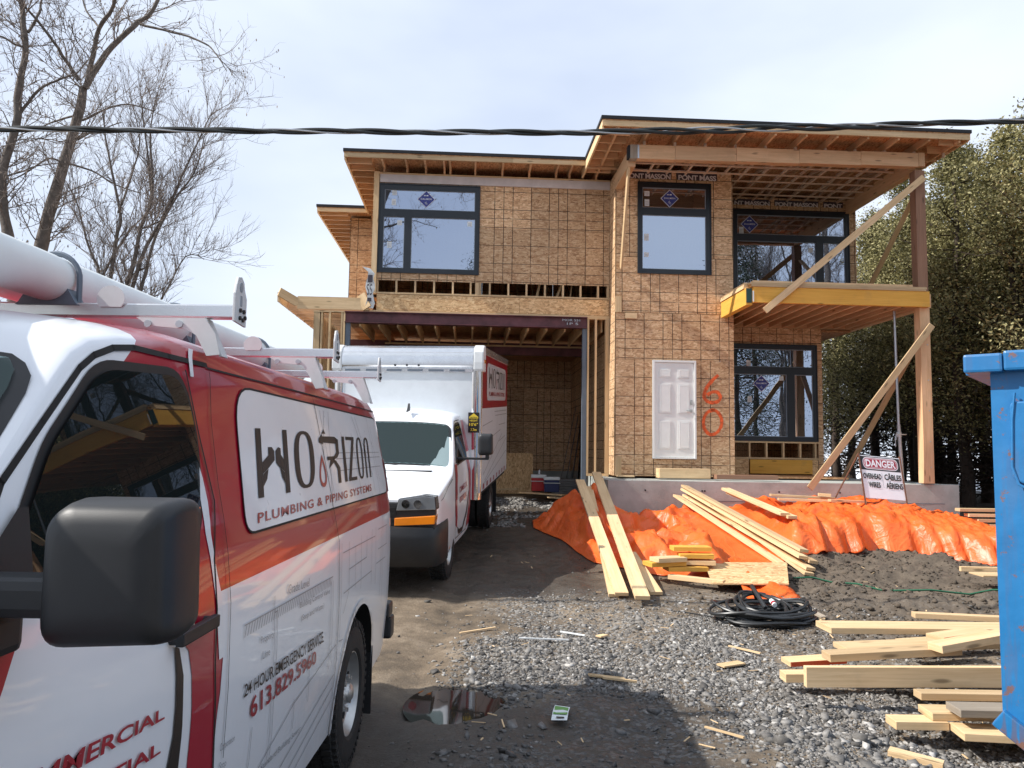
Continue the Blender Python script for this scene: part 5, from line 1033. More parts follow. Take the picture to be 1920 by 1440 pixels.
for l in ([(2.9, 1.85), (4.2, 1.9)], [(4.5, 2.05), (6.6, 2.05)], [(4.6, 1.98), (6.6, 1.98)], [(3.4, 1.6), (5.5, 1.7)], [(3.2, 1.0), (6.6, 1.5)], [(3.0, 1.1), (5.8, 1.62)], [(4.9, 1.95), (4.9, 1.3)], [(5.6, 1.95), (5.6, 1.4)], [(6.2, 1.9), (6.2, 1.2)], [(3.6, 1.5), (3.6, 1.2)], [(3.0, .95), (6.6, 1.25)], [(4.2, 1.6), (4.2, 1.2)], [(5.2, 1.8), (6.4, 1.8)], [(5.2, 1.5), (6.4, 1.55)]):
    a, b = Vector(l[0]), Vector(l[1]); d = (b - a).normalized(); q = Vector((-d.y, d.x)) * .006; k = len(V); V += [tuple(a + q), tuple(b + q), tuple(b - q), tuple(a - q)]; F.append([k, k + 1, k + 2, k + 3])
FL.put('diagram_lines', (V, F), INKG, .003)
for y in np.arange(BY0 + .35, BY1 - .2, .46): side_rect('reflective_patch', y, y + .16, BZ0 + .02, BZ0 + .10, INKR if True else RIM, 3)
hs = MB(); hs.box(BX - .185, BX - .02, BY0 - .012, BY0 - .009, 1.76, 2.06); hsn = hs.build('height_sign', INK, cargo)
a_ = MB(); a_.prism([(BX - .17, 1.97), (BX - .035, 1.97), (BX - .035, 1.995), (BX - .1025, 2.048), (BX - .17, 1.995)], BY0 - .0145, BY0 - .013); a_.build('sign_arrow', YEL, hsn)
for tx, z, h__, w__ in (('CAUTION', 1.975, .02, .11), ('HEIGHT', 1.925, .03, .12), ("10'6\"", 1.86, .045, .13), ('3.2m', 1.785, .04, .09)): flat_text('sign_lettering', tx, hsn, INK if tx == 'CAUTION' else YEL, BX - .1025 - w__ / 2, BX - .1025 + w__ / 2, z, z + h__, BY0 - .0155 if tx == 'CAUTION' else BY0 - .014, offset=.02)
ch = MB(); ch.box(-.5, .5, 2.6, 6.9, .50, .72); ch.build('chassis_rail', BLACK_TRIM, truck); ch = MB(); ch.box(-BX + .05, BX - .05, BY0 + .1, BY1, .78, .858); ch.build('box_sill', WELL, truck); ch = MB(); ch.box(.96, .98, 6.35, 6.37, .15, .80); ch.build('mud_flap', BLACK_TRIM, truck) if False else None
mf = MB(); mf.box(.55, 1.05, 5.55, 5.57, .16, .84); mf.build('mud_flap', BLACK_TRIM, truck)
for s in (1, -1): wheel(truck, s * .97, .92, .375, .385, s); wheel(truck, s * 1.02, 4.96, .375, .385, s)
for s in (1, -1): ft = MB(); ft.tube([(s * .55, 4.96, .375), (s * .78, 4.96, .375)], .38, 24); ft.build('inner_tyre', TYRE, truck)
# ---------------------------------------------------------------- overhead cable
def cable():
    pts = [(-16, 8.6, 5.5), (-9, 8.2, 5.16), (-5.55, 8, 5.07), (-3.83, 8, 5.085), (-2.11, 8, 5.10), (-.39, 8, 5.115), (.76, 8, 5.135), (1.91, 8, 5.175), (3.63, 8, 5.25), (5.47, 8, 5.345), (9, 8, 5.6), (18, 8, 6.5)]
    P = []; 
    for a, b in zip(pts, pts[1:]):
        n = max(2, int((b[0] - a[0]) / .05)); P += [tuple(a[i] + (b[i] - a[i]) * k / n for i in range(3)) for k in range(n)]
    root = empty('overhead_power_cable', (0, 8, 5.1)); tag(root, 'twisted black overhead service cable stretched across the sky before the house', 'cable')
    for s in range(3):
        path = []
        for p in P:
            a = p[0] * 2 * math.pi / 1.55 + s * 2.094; rr = .019 + .010 * float(sstep(1.0, 2.0, np.array(p[0])) * sstep(4.6, 3.0, np.array(p[0]))); path.append((p[0], p[1] - 8 + rr * math.cos(a), p[2] - 5.1 + rr * math.sin(a)))
        m = MB(); m.tube(path, .0185 if s else .010, 7); m.build('cable_strand', CABLE if s else CABLE2, root, smooth=True)
cable()
# ---------------------------------------------------------------- orange tarp over the lumber pile
def tarp():
    xs = np.arange(.42, 8.6, .03); ts = np.linspace(0, 1, 120); X, T_ = np.meshgrid(xs, ts)
    yf = np.interp(X, [.25, .5, .9, 1.2, 1.7, 2.0, 2.6, 3.0, 3.4, 4.0, 4.6, 5.7, 6.6, 7.4, 8.6], [14.1, 13.6, 12.2, 10.9, 10.4, 10.15, 9.9, 9.9, 10.6, 11.3, 11.6, 12.0, 11.7, 11.1, 10.4])
    yb = np.interp(X, [.25, .5, 1.2, 2.0, 2.6, 3.4, 8.6], [14.3, 14.5, 14.55, 14.6, 14.35, 14.62, 14.95])
    edge = (fbm(X * 1.3, X * 0 + 2, 3) - .5) * .5 + (fbm(X * 5, X * 0 + 7, 2) - .5) * .14; yf = yf + edge * sstep(.25, 1.2, X) + .8 * sstep(1.1, .5, X) * 0
    Y = yf + (yb - yf) * T_
    hf = np.interp(X, [.25, .6, 1.0, 1.5, 2.1, 2.6, 3.3, 4.2, 5.0, 5.8, 6.6, 7.3, 8.0, 8.6], [.0, .16, .30, .28, .30, .30, .38, .48, .52, .56, .52, .42, .2, .04])
    hb = np.interp(X, [.25, .6, 1.0, 1.5, 1.9, 2.2, 2.6, 3.3, 4.2, 5.0, 5.8, 6.6, 7.3, 8.0, 8.6], [.0, .22, .50, .54, .32, .20, .22, .42, .46, .48, .52, .50, .42, .22, .04])
    d = Y - yf; steep = np.interp(X, [.5, 1.5, 3.2, 4.4], [.9, .55, .42, .20]); up = 1 - np.exp(-(d / steep) ** 1.4)
    bk = sstep(0, .25, 1 - T_) * .5 + .5; f = sstep(.15, .75, T_); H = (hf * (1 - f) + hb * f) * up * bk
    w = (fbm(X * .9, Y * .9, 3) - .5) * 1.6; r1 = 1 - np.abs(2 * fbm(X * 1.3 + w, Y * 1.1 - w + 4, 3) - 1); r2 = 1 - np.abs(2 * fbm(X * 3.1 + w * 2, Y * 2.0 + 9 - w * 1.5, 3) - 1); r3 = 1 - np.abs(2 * fbm(X * 7 + w * 3, Y * 5 + 2, 2) - 1)
    cr = np.interp(X, [.5, 1.2, 3.1, 3.9, 6.5, 8.5], [.8, 1.3, 1.3, .42, .32, .5]); tri = lambda q: np.abs((q % 1) - .5) * 2
    wx = (fbm(X * 1.1 + 5, Y * 1.1, 3) - .5) * 3.2; wy = (fbm(X * 1.4, Y * 1.4 + 8, 3) - .5) * 3.2; fold = 0
    for k_, (dx, dy, fr, am) in enumerate(((.9, .35, .75, .17), (.3, .95, .9, .12), (-.7, .6, 1.5, .085), (.8, -.5, 2.1, .06), (.2, 1, 2.9, .035), (1, .1, 3.7, .03), (.5, .8, 5.3, .02), (.9, -.4, 7.1, .015))): fold = fold + am * (tri((X * dx + Y * dy) * fr + wx * (.5 + .22 * k_) + wy * .4 + k_ * .37) - .5) * (.4 + 1.1 * fbm(X * .9 + k_ * 7, Y * .9, 2))
    fold = fold * cr * up * sstep(0, .12, 1 - T_)
    drape = np.abs(np.sin(X * 4.2 + fbm(X * 2, Y * 0, 2) * 6)) * .10 * np.exp(-(d / .35) ** 2) * sstep(3.0, 4.0, X)
    Z = np.maximum(gz(X, Y) + .02 + H + fold, gz(X, Y) + .012 + .03 * r3 * sstep(0, .03, T_)); Y2 = Y - drape * 1.5
    Z = np.where(T_ > .985, gz(X, Y) + .02 + H * .6, Z)
    lim = np.interp(Y, [10.2, 10.6, 14.3, 14.6], [.17, .19, .86, .90]); gl = gz(X, Y) + .03; under = sstep(2.75, 3.0, X) * sstep(4.35, 4.1, X); Z = Z * (1 - under) + np.minimum(Z, np.maximum(lim, gl)) * under
    n, m = X.shape; V = np.stack([X.ravel(), Y2.ravel(), Z.ravel()], 1); i = np.arange(n * m).reshape(n, m); F = np.stack([i[:-1, :-1].ravel(), i[:-1, 1:].ravel(), i[1:, 1:].ravel(), i[1:, :-1].ravel()], 1)
    o = mkobj('tarpaulin', np_mesh('tarpaulin', V, F, TARP, smooth=True)); tag(o, 'crumpled orange tarpaulin draped over the pile along the foundation wall', 'tarp'); md = o.modifiers.new('thickness', 'SOLIDIFY'); md.thickness = .004; md.offset = -1
    return lambda x, y: float(Z.ravel()[np.argmin((V[:, 0] - x) ** 2 + (V[:, 1] - y) ** 2)])
tz = tarp()
fp_ = MB(); n = 10; V = []
for i in range(n + 1):
    for j in range(n + 1): a, b = i / n, j / n; x = 2.72 + .55 * a + .1 * b; y = 8.85 + .95 * b - .1 * a; V.append((x, y, gzf(x, y) + .03 + .05 * math.sin(a * 5 + b * 3) ** 2 + .05 * b))
fp_.add(V, [(i * (n + 1) + j, (i + 1) * (n + 1) + j, (i + 1) * (n + 1) + j + 1, i * (n + 1) + j + 1) for i in range(n) for j in range(n)])
o = fp_.build('tarpaulin_corner', TARP, smooth=True); tag(o, 'loose orange tarp corner sticking out under the square strand board offcut', 'tarp'); md = o.modifiers.new('thickness', 'SOLIDIFY'); md.thickness = .004
# ---------------------------------------------------------------- loose lumber
def board(p, q, w, h, label, mat=W_FRESH, group=None, up=(0, 0, 1), name='board'):
    o = stick(name, None, p, q, w, h, mat, up, bevel=.003); tag(o, label, 'board', group); return o
# three planks leaning from the foundation corner down to the gravel
G = 'planks leaning over the left end of the tarp'
board((1.29, 8.92, .10), (1.25, 13.9, 1.19), .155, .04, 'leaning plank on the left of the pair crossing the orange tarp, its head in shade', W_FRESH, G)
board((1.21, 9.0, .07), (1.40, 13.75, 1.08), .12, .04, 'plank lying between the two long leaning planks, mostly hidden', W_FRESH, G)
board((1.475, 8.62, .12), (1.62, 14.6, 1.31), .165, .045, 'leaning plank on the right of the pair, its top on the foundation wall', W_FRESH, G)
board((1.72, 9.12, .08), (1.63, 10.5, .36), .15, .04, 'short brown plank beside the foot of the leaning planks', W_SPRUCE, G)
G = 'boards lying across the tarp in front of the front door'
L0 = [((3.08, 14.35, .92), (3.72, 10.6, .22), .14, 'widest lone board at the left of the bundle across the orange tarp'), ((3.24, 14.4, 1.10), (4.05, 10.7, .40), .14, 'topmost board of the bundle across the orange tarp'), ((3.22, 14.35, 1.04), (3.98, 10.55, .33), .14, 'board just under the topmost one of the bundle across the tarp'),
      ((3.30, 14.3, .99), (4.12, 10.55, .27), .14, 'board under the bundle across the tarp whose end shows right of the others'), ((3.24, 14.3, .93), (4.02, 10.4, .20), .14, 'lowest board of the bundle across the tarp, its end on the tarp edge'), ((3.38, 14.2, 1.0), (3.98, 10.35, .14), .14, 'thin board at the bottom of the bundle, touching the mud')]
for p, q, w, l in L0: board(p, q, w, .042, l, W_FRESH, G, up=(.15, 0, 1))
G = 'pair of boards on the tarp right of the bundle'
board((4.0, 14.4, 1.06), (4.22, 11.9, .80), .15, .045, 'upper board of the short pair on the tarp below the wooden step', W_FRESH, G); board((4.05, 14.3, 1.0), (4.32, 11.85, .76), .15, .045, 'lower board of the short pair on the tarp below the wooden step', W_SPRUCE, G)
G = 'offcuts on top of the tarp beside the danger sign'
board((4.65, 13.85, .99), (5.75, 13.75, .95), .14, .04, 'long offcut lying on the tarp left of the danger sign', W_FRESH, G); board((4.72, 13.65, .93), (5.9, 13.5, .91), .12, .04, 'lower offcut on the tarp left of the danger sign', W_FRESH, G); board((5.45, 13.7, 1.02), (5.65, 13.65, 1.01), .09, .05, 'small block on the boards behind the sign legs', W_FRESH, G); board((5.5, 13.35, .94), (6.15, 13.4, .92), .12, .04, 'short reddish offcut under the danger sign', W_ORANGE, G)
# stack of short offcuts and the strand board piece
G = 'short offcuts stacked at the tarp edge'
for k, (x, y, z, l, w, a, lb, mt) in enumerate(((2.25, 10.0, .25, .52, .30, .12, 'lowest wide offcut of the short stack', W_LVL), (1.98, 9.95, .31, .50, .24, .35, 'offcut on the left of the short stack beside the tarp', W_LVL), (2.02, 9.9, .37, .42, .22, .38, 'upper left offcut of the short stack', W_SPRUCE), (2.42, 10.05, .32, .44, .2, -.05, 'right offcut in the middle of the short stack', W_FRESH), (2.40, 10.05, .40, .44, .2, .0, 'right offcut near the top of the short stack', W_LVL), (2.36, 10.15, .48, .50, .22, .05, 'yellow offcut on top of the short stack', W_LVL), (2.30, 9.6, .17, .7, .1, -.6, 'splintered stick below the short stack', W_SPRUCE))):
    dx, dy = l / 2 * math.cos(a), l / 2 * math.sin(a); board((x - dx, y - dy, z), (x + dx, y + dy, z), w, .055, lb, mt, G)
zc = .13; pl = MB(); pl.box(-.52, .52, -.48, .48, -.008, .008, flat=True); o = pl.build('strand_board_offcut', OSB_PLAIN); o.location = (3.02, 9.75, .235); o.rotation_euler = (rad(7), rad(-2), rad(-9)); tag(o, 'square strand board offcut lying flat in front of the orange tarp', 'board')
V0 = o.data.vertices
for v in V0:
    if v.co.x > 0 and v.co.y < 0: v.co.x -= .16
# right-hand pile
G = 'timbers piled beside the dumpster'
RP = [((2.72, 6.78, .24), (5.4, 6.95, .22), .29, .05, 'wide plank on top of the far pile beside the dumpster', W_FRESH), ((4.0, 7.75, .16), (6.2, 7.5, .14), .10, .05, 'thin plank behind the far pile by the dumpster', W_FRESH), ((4.02, 7.5, .09), (6.1, 7.35, .08), .14, .045, 'plank lying under the thin one behind the far pile', W_FRESH), ((3.9, 6.85, .16), (4.1, 6.85, .16), .10, .06, 'small block supporting the wide far plank', W_SPRUCE),
      ((2.02, 5.36, .22), (4.3, 5.42, .235), .05, .135, 'heavy timber on edge at the front of the near pile', W_FRESH), ((2.35, 5.82, .24), (3.35, 5.88, .29), .14, .055, 'short timber resting across the near pile', W_FRESH), ((3.12, 5.75, .33), (4.0, 5.98, .42), .14, .055, 'angled timber end sloping up toward the dumpster', W_FRESH), ((1.98, 5.68, .13), (3.2, 5.72, .14), .12, .06, 'thin timber poking out left of the near pile', W_SPRUCE), ((2.6, 6.15, .22), (4.2, 6.3, .26), .24, .04, 'rough sawn board behind the near pile', W_SPRUCE), ((2.75, 5.62, .15), (4.2, 5.6, .15), .26, .05, 'pale wide board in the middle of the near pile', W_GREY),
      ((2.66, 5.04, .10), (4.0, 5.02, .10), .18, .045, 'wide pale plank lowest at the near end of the pile', W_SPRUCE), ((2.68, 5.17, .17), (3.9, 5.17, .17), .10, .045, 'narrow plank on the wide pale one', W_FRESH), ((2.76, 4.90, .165), (3.9, 4.88, .165), .17, .045, 'grey topped plank nearest the dumpster corner', W_GREY), ((2.42, 5.0, .05), (2.75, 5.0, .05), .14, .05, 'short block end under the near planks', W_SPRUCE), ((2.75, 4.85, .05), (3.4, 4.78, .05), .2, .045, 'plank lying flat on the ground below the near planks', W_SPRUCE)]
for p, q, w, h, l, mt in RP: board(p, q, w, h, l, mt, G)
for x, y, z, a, l, lb in ((3.55, 6.55, .18, .15, .6, 'red edged splintered board under the wide far plank'), (3.5, 6.1, .34, .35, .5, 'small red edged board by the dumpster wall'), (2.35, 6.05, .14, .1, .45, 'red edged scrap behind the thin timber')):
    dx, dy = l / 2 * math.cos(a), l / 2 * math.sin(a); o = stick('board', None, (x - dx, y - dy, z), (x + dx, y + dy, z + .02), .16, .035, W_SPRUCE); tag(o, lb, 'board', G)
    e = MB(); e.box(-l / 2 + .005, l / 2 - .005, -.0825, -.0805, -.017, .017); e.build('painted_edge', W_REDEND, o)
G = 'timbers stacked behind the right end of the tarp'
for k in range(5): board((7.5 + .14 * k * (k > 0), 13.0 - .02 * k, .84 - .085 * k), (9.8, 13.1, .84 - .085 * k), .14, .05, ['top', 'second', 'third', 'fourth', 'lowest'][k] + ' timber of the stack behind the right end of the tarp', W_FRESH, G)
G = 'board frame on the mud near the dumpster'
board((5.75, 9.95, .30), (7.2, 9.9, .30), .05, .06, 'rear rail of the small frame on the mud', W_FRESH, G); board((5.8, 9.7, .27), (7.2, 9.7, .27), .30, .02, 'flat board inside the small frame on the mud', OSB_PLAIN if False else W_FRESH, G); board((5.98, 9.35, .24), (7.2, 9.35, .24), .05, .10, 'grey faced front rail of the small frame on the mud', W_GREY, G)
# scraps
SP = [((2.24, 4.66, .05), (2.47, 4.50, .045), .085, .03, 'short yellow block on the stones at the bottom right', W_FRESH), ((3.19, 7.98, .08), (3.08, 7.72, .08), .06, .03, 'small block right of the coiled hose', W_FRESH), ((3.10, 9.0, .10), (3.32, 8.25, .10), .07, .02, 'grey lath behind the coiled hose', W_GREY), ((1.7, 6.3, .035), (1.9, 6.4, .035), .09, .012, 'flat chip in the gravel below the hose', W_SPRUCE), ((.62, 6.0, .03), (.9, 6.06, .03), .05, .012, 'brown flat chip at the shadow edge', W_SPRUCE), ((.85, 7.4, .03), (.93, 7.5, .03), .06, .012, 'small tan scrap in the middle of the gravel', W_FRESH), ((1.25, 5.0, .03), (1.42, 4.75, .03), .015, .01, 'thin stick beside the muddy patch', W_FRESH), ((.1, 7.1, .03), (.55, 7.14, .03), .014, .01, 'pale thin stick left of the gravel', STK_W), ((-.45, 7.35, .03), (-.12, 7.5, .03), .02, .01, 'pale stick near the van tail', W_FRESH), ((.5, 7.5, .03), (.72, 7.35, .03), .02, .01, 'white strip on the gravel', STK_W), ((.72, 5.95, .03), (.98, 5.98, .03), .02, .015, 'thin brown stick on the shadow edge', W_SPRUCE), ((1.95, 6.95, .04), (2.15, 6.7, .04), .02, .012, 'splinter below the hose coil', W_FRESH)]
for p, q, w, h, l, mt in SP: zz = (gzf(p[0], p[1]) + h / 2 + .022, gzf(q[0], q[1]) + h / 2 + .022); tag(stick('wood_scrap', None, (p[0], p[1], zz[0]), (q[0], q[1], zz[1]), w, h, mt), l, 'wood scrap', 'wood scraps strewn on the gravel')
r_ = np.random.RandomState(4); m = MB()
for k in range(100):
    x, y = r_.uniform(-.5, 5), r_.uniform(4.2, 11.5); a = r_.uniform(0, 3.14); l = r_.uniform(.02, .10); z = gzf(x, y) + .02; m.beam((x - l / 2 * math.cos(a), y - l / 2 * math.sin(a), z), (x + l / 2 * math.cos(a), y + l / 2 * math.sin(a), z + r_.uniform(-.01, .02)), r_.uniform(.003, .012), .004)
tag(m.build('wood_splinters', W_FRESH), 'wood splinters scattered all over the gravel and mud', 'splinters', None, 'stuff')
m = MB(); x, y = .348, 5.12; z = gzf(x, y) + .035
m.add([(-.05, -.135, 0), (.05, -.13, .004), (.05, .0, .012), (.052, .13, .0), (-.048, .135, .006), (-.05, 0, .014)], [(0, 1, 2, 5), (5, 2, 3, 4)]); o = m.build('discarded_card', STK_W); o.location = (x, y, z); o.rotation_euler = (0, 0, rad(-8)); md = o.modifiers.new('thickness', 'SOLIDIFY'); md.thickness = .0015; tag(o, 'crumpled green and white packet dropped on the shaded wet ground', 'litter')
m = MB(); m.add([(-.045, -.055, .0125), (.045, -.052, .0135), (.045, .10, .0065), (-.043, .105, .012)], [(0, 1, 2, 3)]); g_ = m.build('green_print', PAPERG, o)
m = MB(); m.add([(-.02, -.115, .0095), (.03, -.112, .0095), (.03, -.09, .0105), (-.02, -.093, .0105)], [(0, 1, 2, 3)]); m.build('black_print', INK, o)
# green garden hose ends on the mud
m = MB(); m.tube([(3.6 + .25 * k, 9.9 - .06 * k + .12 * math.sin(k * .9), gzf(3.6 + .25 * k, 9.9 - .06 * k) + .04) for k in range(16)], .012, 6); tag(m.build('garden_hose', plain('green hose', (.02, .12, .06), .5), smooth=True), 'thin green hose trailing over the mud below the tarp', 'hose')
# ---------------------------------------------------------------- coiled black hose
def coil():
    root = empty('coiled_hose', (2.64, 8.05, gzf(2.64, 8.05))); tag(root, 'coil of thick black cable heaped on the gravel in front of the tarp', 'cable'); r = np.random.RandomState(2)
    pts = []; N = 15
    for k in range(N * 30):
        a = k / 30 * 2 * math.pi; t = k / (N * 30); ph = int(k / 30); rr = .46 - .16 * ((ph * .37) % 1) + .03 * math.sin(a * 2 + ph); ox, oy = .08 * math.sin(ph * 2.1), .07 * math.cos(ph * 1.7)
        z = .03 + .20 * t * (.75 + .25 * math.sin(a + ph)) + .02 * math.sin(3 * a + ph); pts.append((ox + rr * 1.08 * math.cos(a), oy + rr * .80 * math.sin(a), z))
    m = MB(); m.tube(pts, .0165, 8); m.build('hose_loops', HOSE, root, smooth=True)
    for k, (a0, rx, ry, tl) in enumerate(((.3, .20, .33, 1.0), (1.2, .36, .22, .7), (2.4, .28, .30, .8))):
        lp = [(-.02 + rx * math.cos(t) * math.cos(a0) - ry * math.sin(t) * math.sin(a0), .0 + rx * math.cos(t) * math.sin(a0) + ry * math.sin(t) * math.cos(a0), .19 + .08 * math.sin(t * 1 + k) * tl) for t in np.linspace(0, 6.0, 34)]; m = MB(); m.tube(lp, .0175, 8); m.build('hose_loop', HOSE, root, smooth=True)
    m = MB(); m.tube([(-.10, -.3, .22), (-.12, -.1, .32), (-.10, .12, .36), (-.04, .26, .30), (.02, .34, .18)], .022, 8); m.build('hose_end', HOSE, root, smooth=True)
    m = MB(); m.tube([(.0, -.28, .245), (.0, -.18, .27)], .024, 8); m.build('cable_tag', STK_W, root, smooth=True); m = MB(); m.tube([(.0, -.26, .25), (.0, -.23, .258)], .0255, 8); m.build('tag_print', INKR, root)
    m = MB(); m.tube([(-.42, .1, .03), (-.7, .35, .03), (-1.0, .55, .02), (-1.35, .8, .03)], .006, 6); m.build('thin_lead', HOSE, root, smooth=True)
coil()
# ---------------------------------------------------------------- danger sign
def sign():
    root = empty('danger_sign', (6.46, 13.30, .84), rad(12)); tag(root, 'white danger sign for overhead wires on a rusty folding stand on top of the tarp', 'sign')
    def rp(x, z): return (x, 0, z)
    tilt = Matrix.Rotation(rad(-16), 4, 'X') @ Matrix.Rotation(rad(4), 4, 'Y')
    m = MB(); m.box(-.40, .40, -.006, .006, .14, .90, tilt); b = m.build('sign_board', INKW, root, bevel=.004)
    for (x0, x1, z0, z1, mt, y, nm) in ((-.385, .385, .64, .885, INK, -.0075, 'black_header'),):
        m = MB(); m.box(x0, x1, y, y + .001, z0, z1, tilt); m.build(nm, mt, b)
    for (rx, rz, mt, y, nm) in ((.345, .105, INKW, -.009, 'white_oval'), (.33, .092, INKR, -.0105, 'red_oval'), (.315, .08, INKW, -.0115, 'oval_ring'), (.307, .073, INKR, -.0125, 'red_oval')):
        m = MB(); P = round_poly([(-rx, .765 - rz), (rx, .765 - rz), (rx, .765 + rz), (-rx, .765 + rz)], rz, 8); m.prism(P, y, y + .001, tilt); m.build(nm, mt, b)
    for tx, x0, x1, z0, z1, mt in (('DANGER', -.29, .29, .70, .83, INKW), ('OVERHEAD', -.37, -.02, .48, .58, INK), ('WIRES', -.29, -.06, .33, .43, INK), ('CÂBLES', .04, .37, .48, .61, INK), ('AÉRIENS', .05, .38, .33, .46, INK)):
        t = flat_text('sign_lettering', tx, b, mt, x0, x1, z0, z1, -.0140, offset=.03); t.matrix_local = tilt
    m = MB(); m.box(.0, .004, -.0078, -.0068, .34, .60, tilt); m.build('sign_divider', INKG, b)
    for s in (-1, 1):
        m = MB(); f = tilt @ Vector((s * .405, -.012, -.05)); t_ = tilt @ Vector((s * .405, -.012, .93)); m.beam(f, t_, .02, .025); m.build('front_leg', RUSTY, root); m = MB(); m.beam(t_, (s * .405 - .16, .72, -.02), .018, .02) ; m.build('rear_leg', RUSTY, root)
    m = MB(); m.beam(tilt @ Vector((-.36, .0, .06)), tilt @ Vector((.36, 0, .06)), .02, .02); m.build('stand_crossbar', RUSTY, root)
sign()
# ---------------------------------------------------------------- dumpster
def dumpster():
    # local frame: +x along the visible side towards the camera's right, +y into the bin
    root = empty('dumpster', (2.265, 3.62, 0), rad(-40)); tag(root, 'big blue steel dumpster with scraped rusty paint at the right edge', 'dumpster')
    m = MB(); m.prism([(0, .53), (.10, .44), (.45, .22), (2.9, .22), (2.9, 2.15), (0, 2.15)], .0, .05); sd = m.build('side_wall', BLUE, root)
    m = MB(); m.box(0.005, .05, .051, 2.2, .53, 2.149); m.build('end_wall', BLUE, root); m = MB(); m.box(2.85, 2.9, .051, 2.2, .22, 2.149); m.build('end_wall', BLUE, root); m = MB(); m.box(0, 2.9, 2.201, 2.25, .25, 2.15); m.build('far_wall', BLUE, root); m = MB(); m.box(.3, 2.84, .06, 2.19, .25, .29); m.build('floor_plate', BLUE, root)
    m = MB(); m.box(-.10, .06, -.07, .10, 2.118, 2.205); m.build('rim_corner', BLUE, root, bevel=.012); m = MB(); m.box(.062, 3.0, -.065, .09, 2.122, 2.215); m.build('top_rail', BLUE, root, bevel=.012); m = MB(); m.box(-.12, .05, .102, 2.25, 2.12, 2.20); m.build('top_rail', BLUE, root, bevel=.012)
    P = round_poly([(.075, 1.62), (.40, 1.50), (1.1, 1.50), (1.1, 1.98), (.075, 1.98)], [.03, .10, .02, .02, .03]); m = MB(); m.prism(P, -.022, -.001); m.build('pocket_plate', BLUE, root, bevel=.008)
    for x in (1.3, 2.1): m = MB(); m.box(x, x + .10, -.07, -.001, .24, 2.11); m.build('side_rib', BLUE, root, bevel=.01)
    m = MB(); m.beam((-.015, -.02, .545), (.47, -.02, .20), .05, .085); m.build('bottom_rail', BLUE, root, bevel=.006); m = MB(); m.box(.475, 2.9, -.045, .03, .15, .218); m.build('bottom_rail', BLUE, root, bevel=.006)
    m = MB(); m.prism([(.16, .36), (.34, .25), (.34, .0), (.22, .0)], .15, .25); m.build('support_leg', GREY_RACK, root)
    m = MB(); m.box(2.4, 2.6, .15, .25, 0, .148); m.build('support_leg', GREY_RACK, root)
    m = MB(); m.tube([(.098, -.026, 2.02), (.085, -.026, 1.9), (.078, -.026, 1.68), (.10, -.026, 1.60), (.16, -.026, 1.565)], .006, 6); m.build('weld_bead', BLUE, root, smooth=True)
dumpster()
# ---------------------------------------------------------------- inside the garage
def cooler(x, y, z, w, h, mat, label, rz=0):
    root = empty('cooler', (x, y, z), rz); tag(root, label, 'cooler'); m = MB(); m.box(-w / 2, w / 2, -.15, .15, 0, h * .8); m.build('tub', mat, root, bevel=.015); m = MB(); m.box(-w / 2 - .01, w / 2 + .01, -.16, .16, h * .8 + .002, h); m.build('lid', STK_W, root, bevel=.015)
    m = MB(); m.tube([(-w / 2 - .012, 0, h * .6), (-w / 2 - .02, -.17, h * .6), (w / 2 + .02, -.17, h * .6), (w / 2 + .012, 0, h * .6)], .009, 6); m.build('handle', STK_W, root)
cooler(.70, 19.2, .72, .36, .40, COOLR, 'red cooler with white lid in the garage'); cooler(1.00, 18.8, .72, .36, .36, COOLB, 'navy blue cooler with white lid in the garage')
m = MB(); m.tube([(.72, 19.2, 1.122), (.72, 19.2, 1.20), (.72, 19.2, 1.24)], [.035, .035, .015], 10); tag(m.build('water_bottle', GALV, smooth=True), 'small clear bottle standing on the red cooler', 'bottle')
board((.3, 19.2, .68), (1.3, 18.5, .66), .26, .03, 'plank under the coolers in the garage', W_SPRUCE); board((.9, 18.0, .64), (1.55, 17.7, .62), .22, .03, 'pale plank pointing out of the garage beside the coolers', W_FRESH); board((-.6, 20.5, .66), (.2, 20.3, .7), .12, .04, 'plank on the garage floor behind the truck wheel', W_SPRUCE)
for k in range(6):
    z = .60 + k * .065; m = MB(); m.box(-.35, .35, -.2, .2, 0, .058); o = m.build('stone_paver', PAV); o.location = (1.45 + .05 * math.sin(k * 2), 20.3, z); o.rotation_euler = (0, 0, .1 * math.cos(k * 3)); tag(o, ['lowest', 'second', 'third', 'fourth', 'fifth', 'topmost'][k] + ' grey paver of the stack right of the garage coolers', 'paver', 'pavers stacked in the garage')
for k in range(5): tag(stick('black_sheet', None, (1.35 + .14 * k, 20.6 - .1 * k, 1.0), (1.75 + .055 * k, 20.9 - .05 * k, 2.9 - .28 * k), .5, .012, PLBLACK, up=(1, 0, .3)), ['leftmost', 'second', 'middle', 'fourth', 'rightmost'][k] + ' of the black sheets leaning in the right garage corner', 'plastic sheet', 'black sheets leaning in the garage')
o = MB(); o.box(-.5, .5, -.01, .01, 0, 1.1); o = o.build('leaning_panel', OSB_PLAIN); o.location = (.1, 20.7, .55); o.rotation_euler = (rad(-10), 0, 0); tag(o, 'strand board panel leaning against the garage back wall beside the truck', 'board')
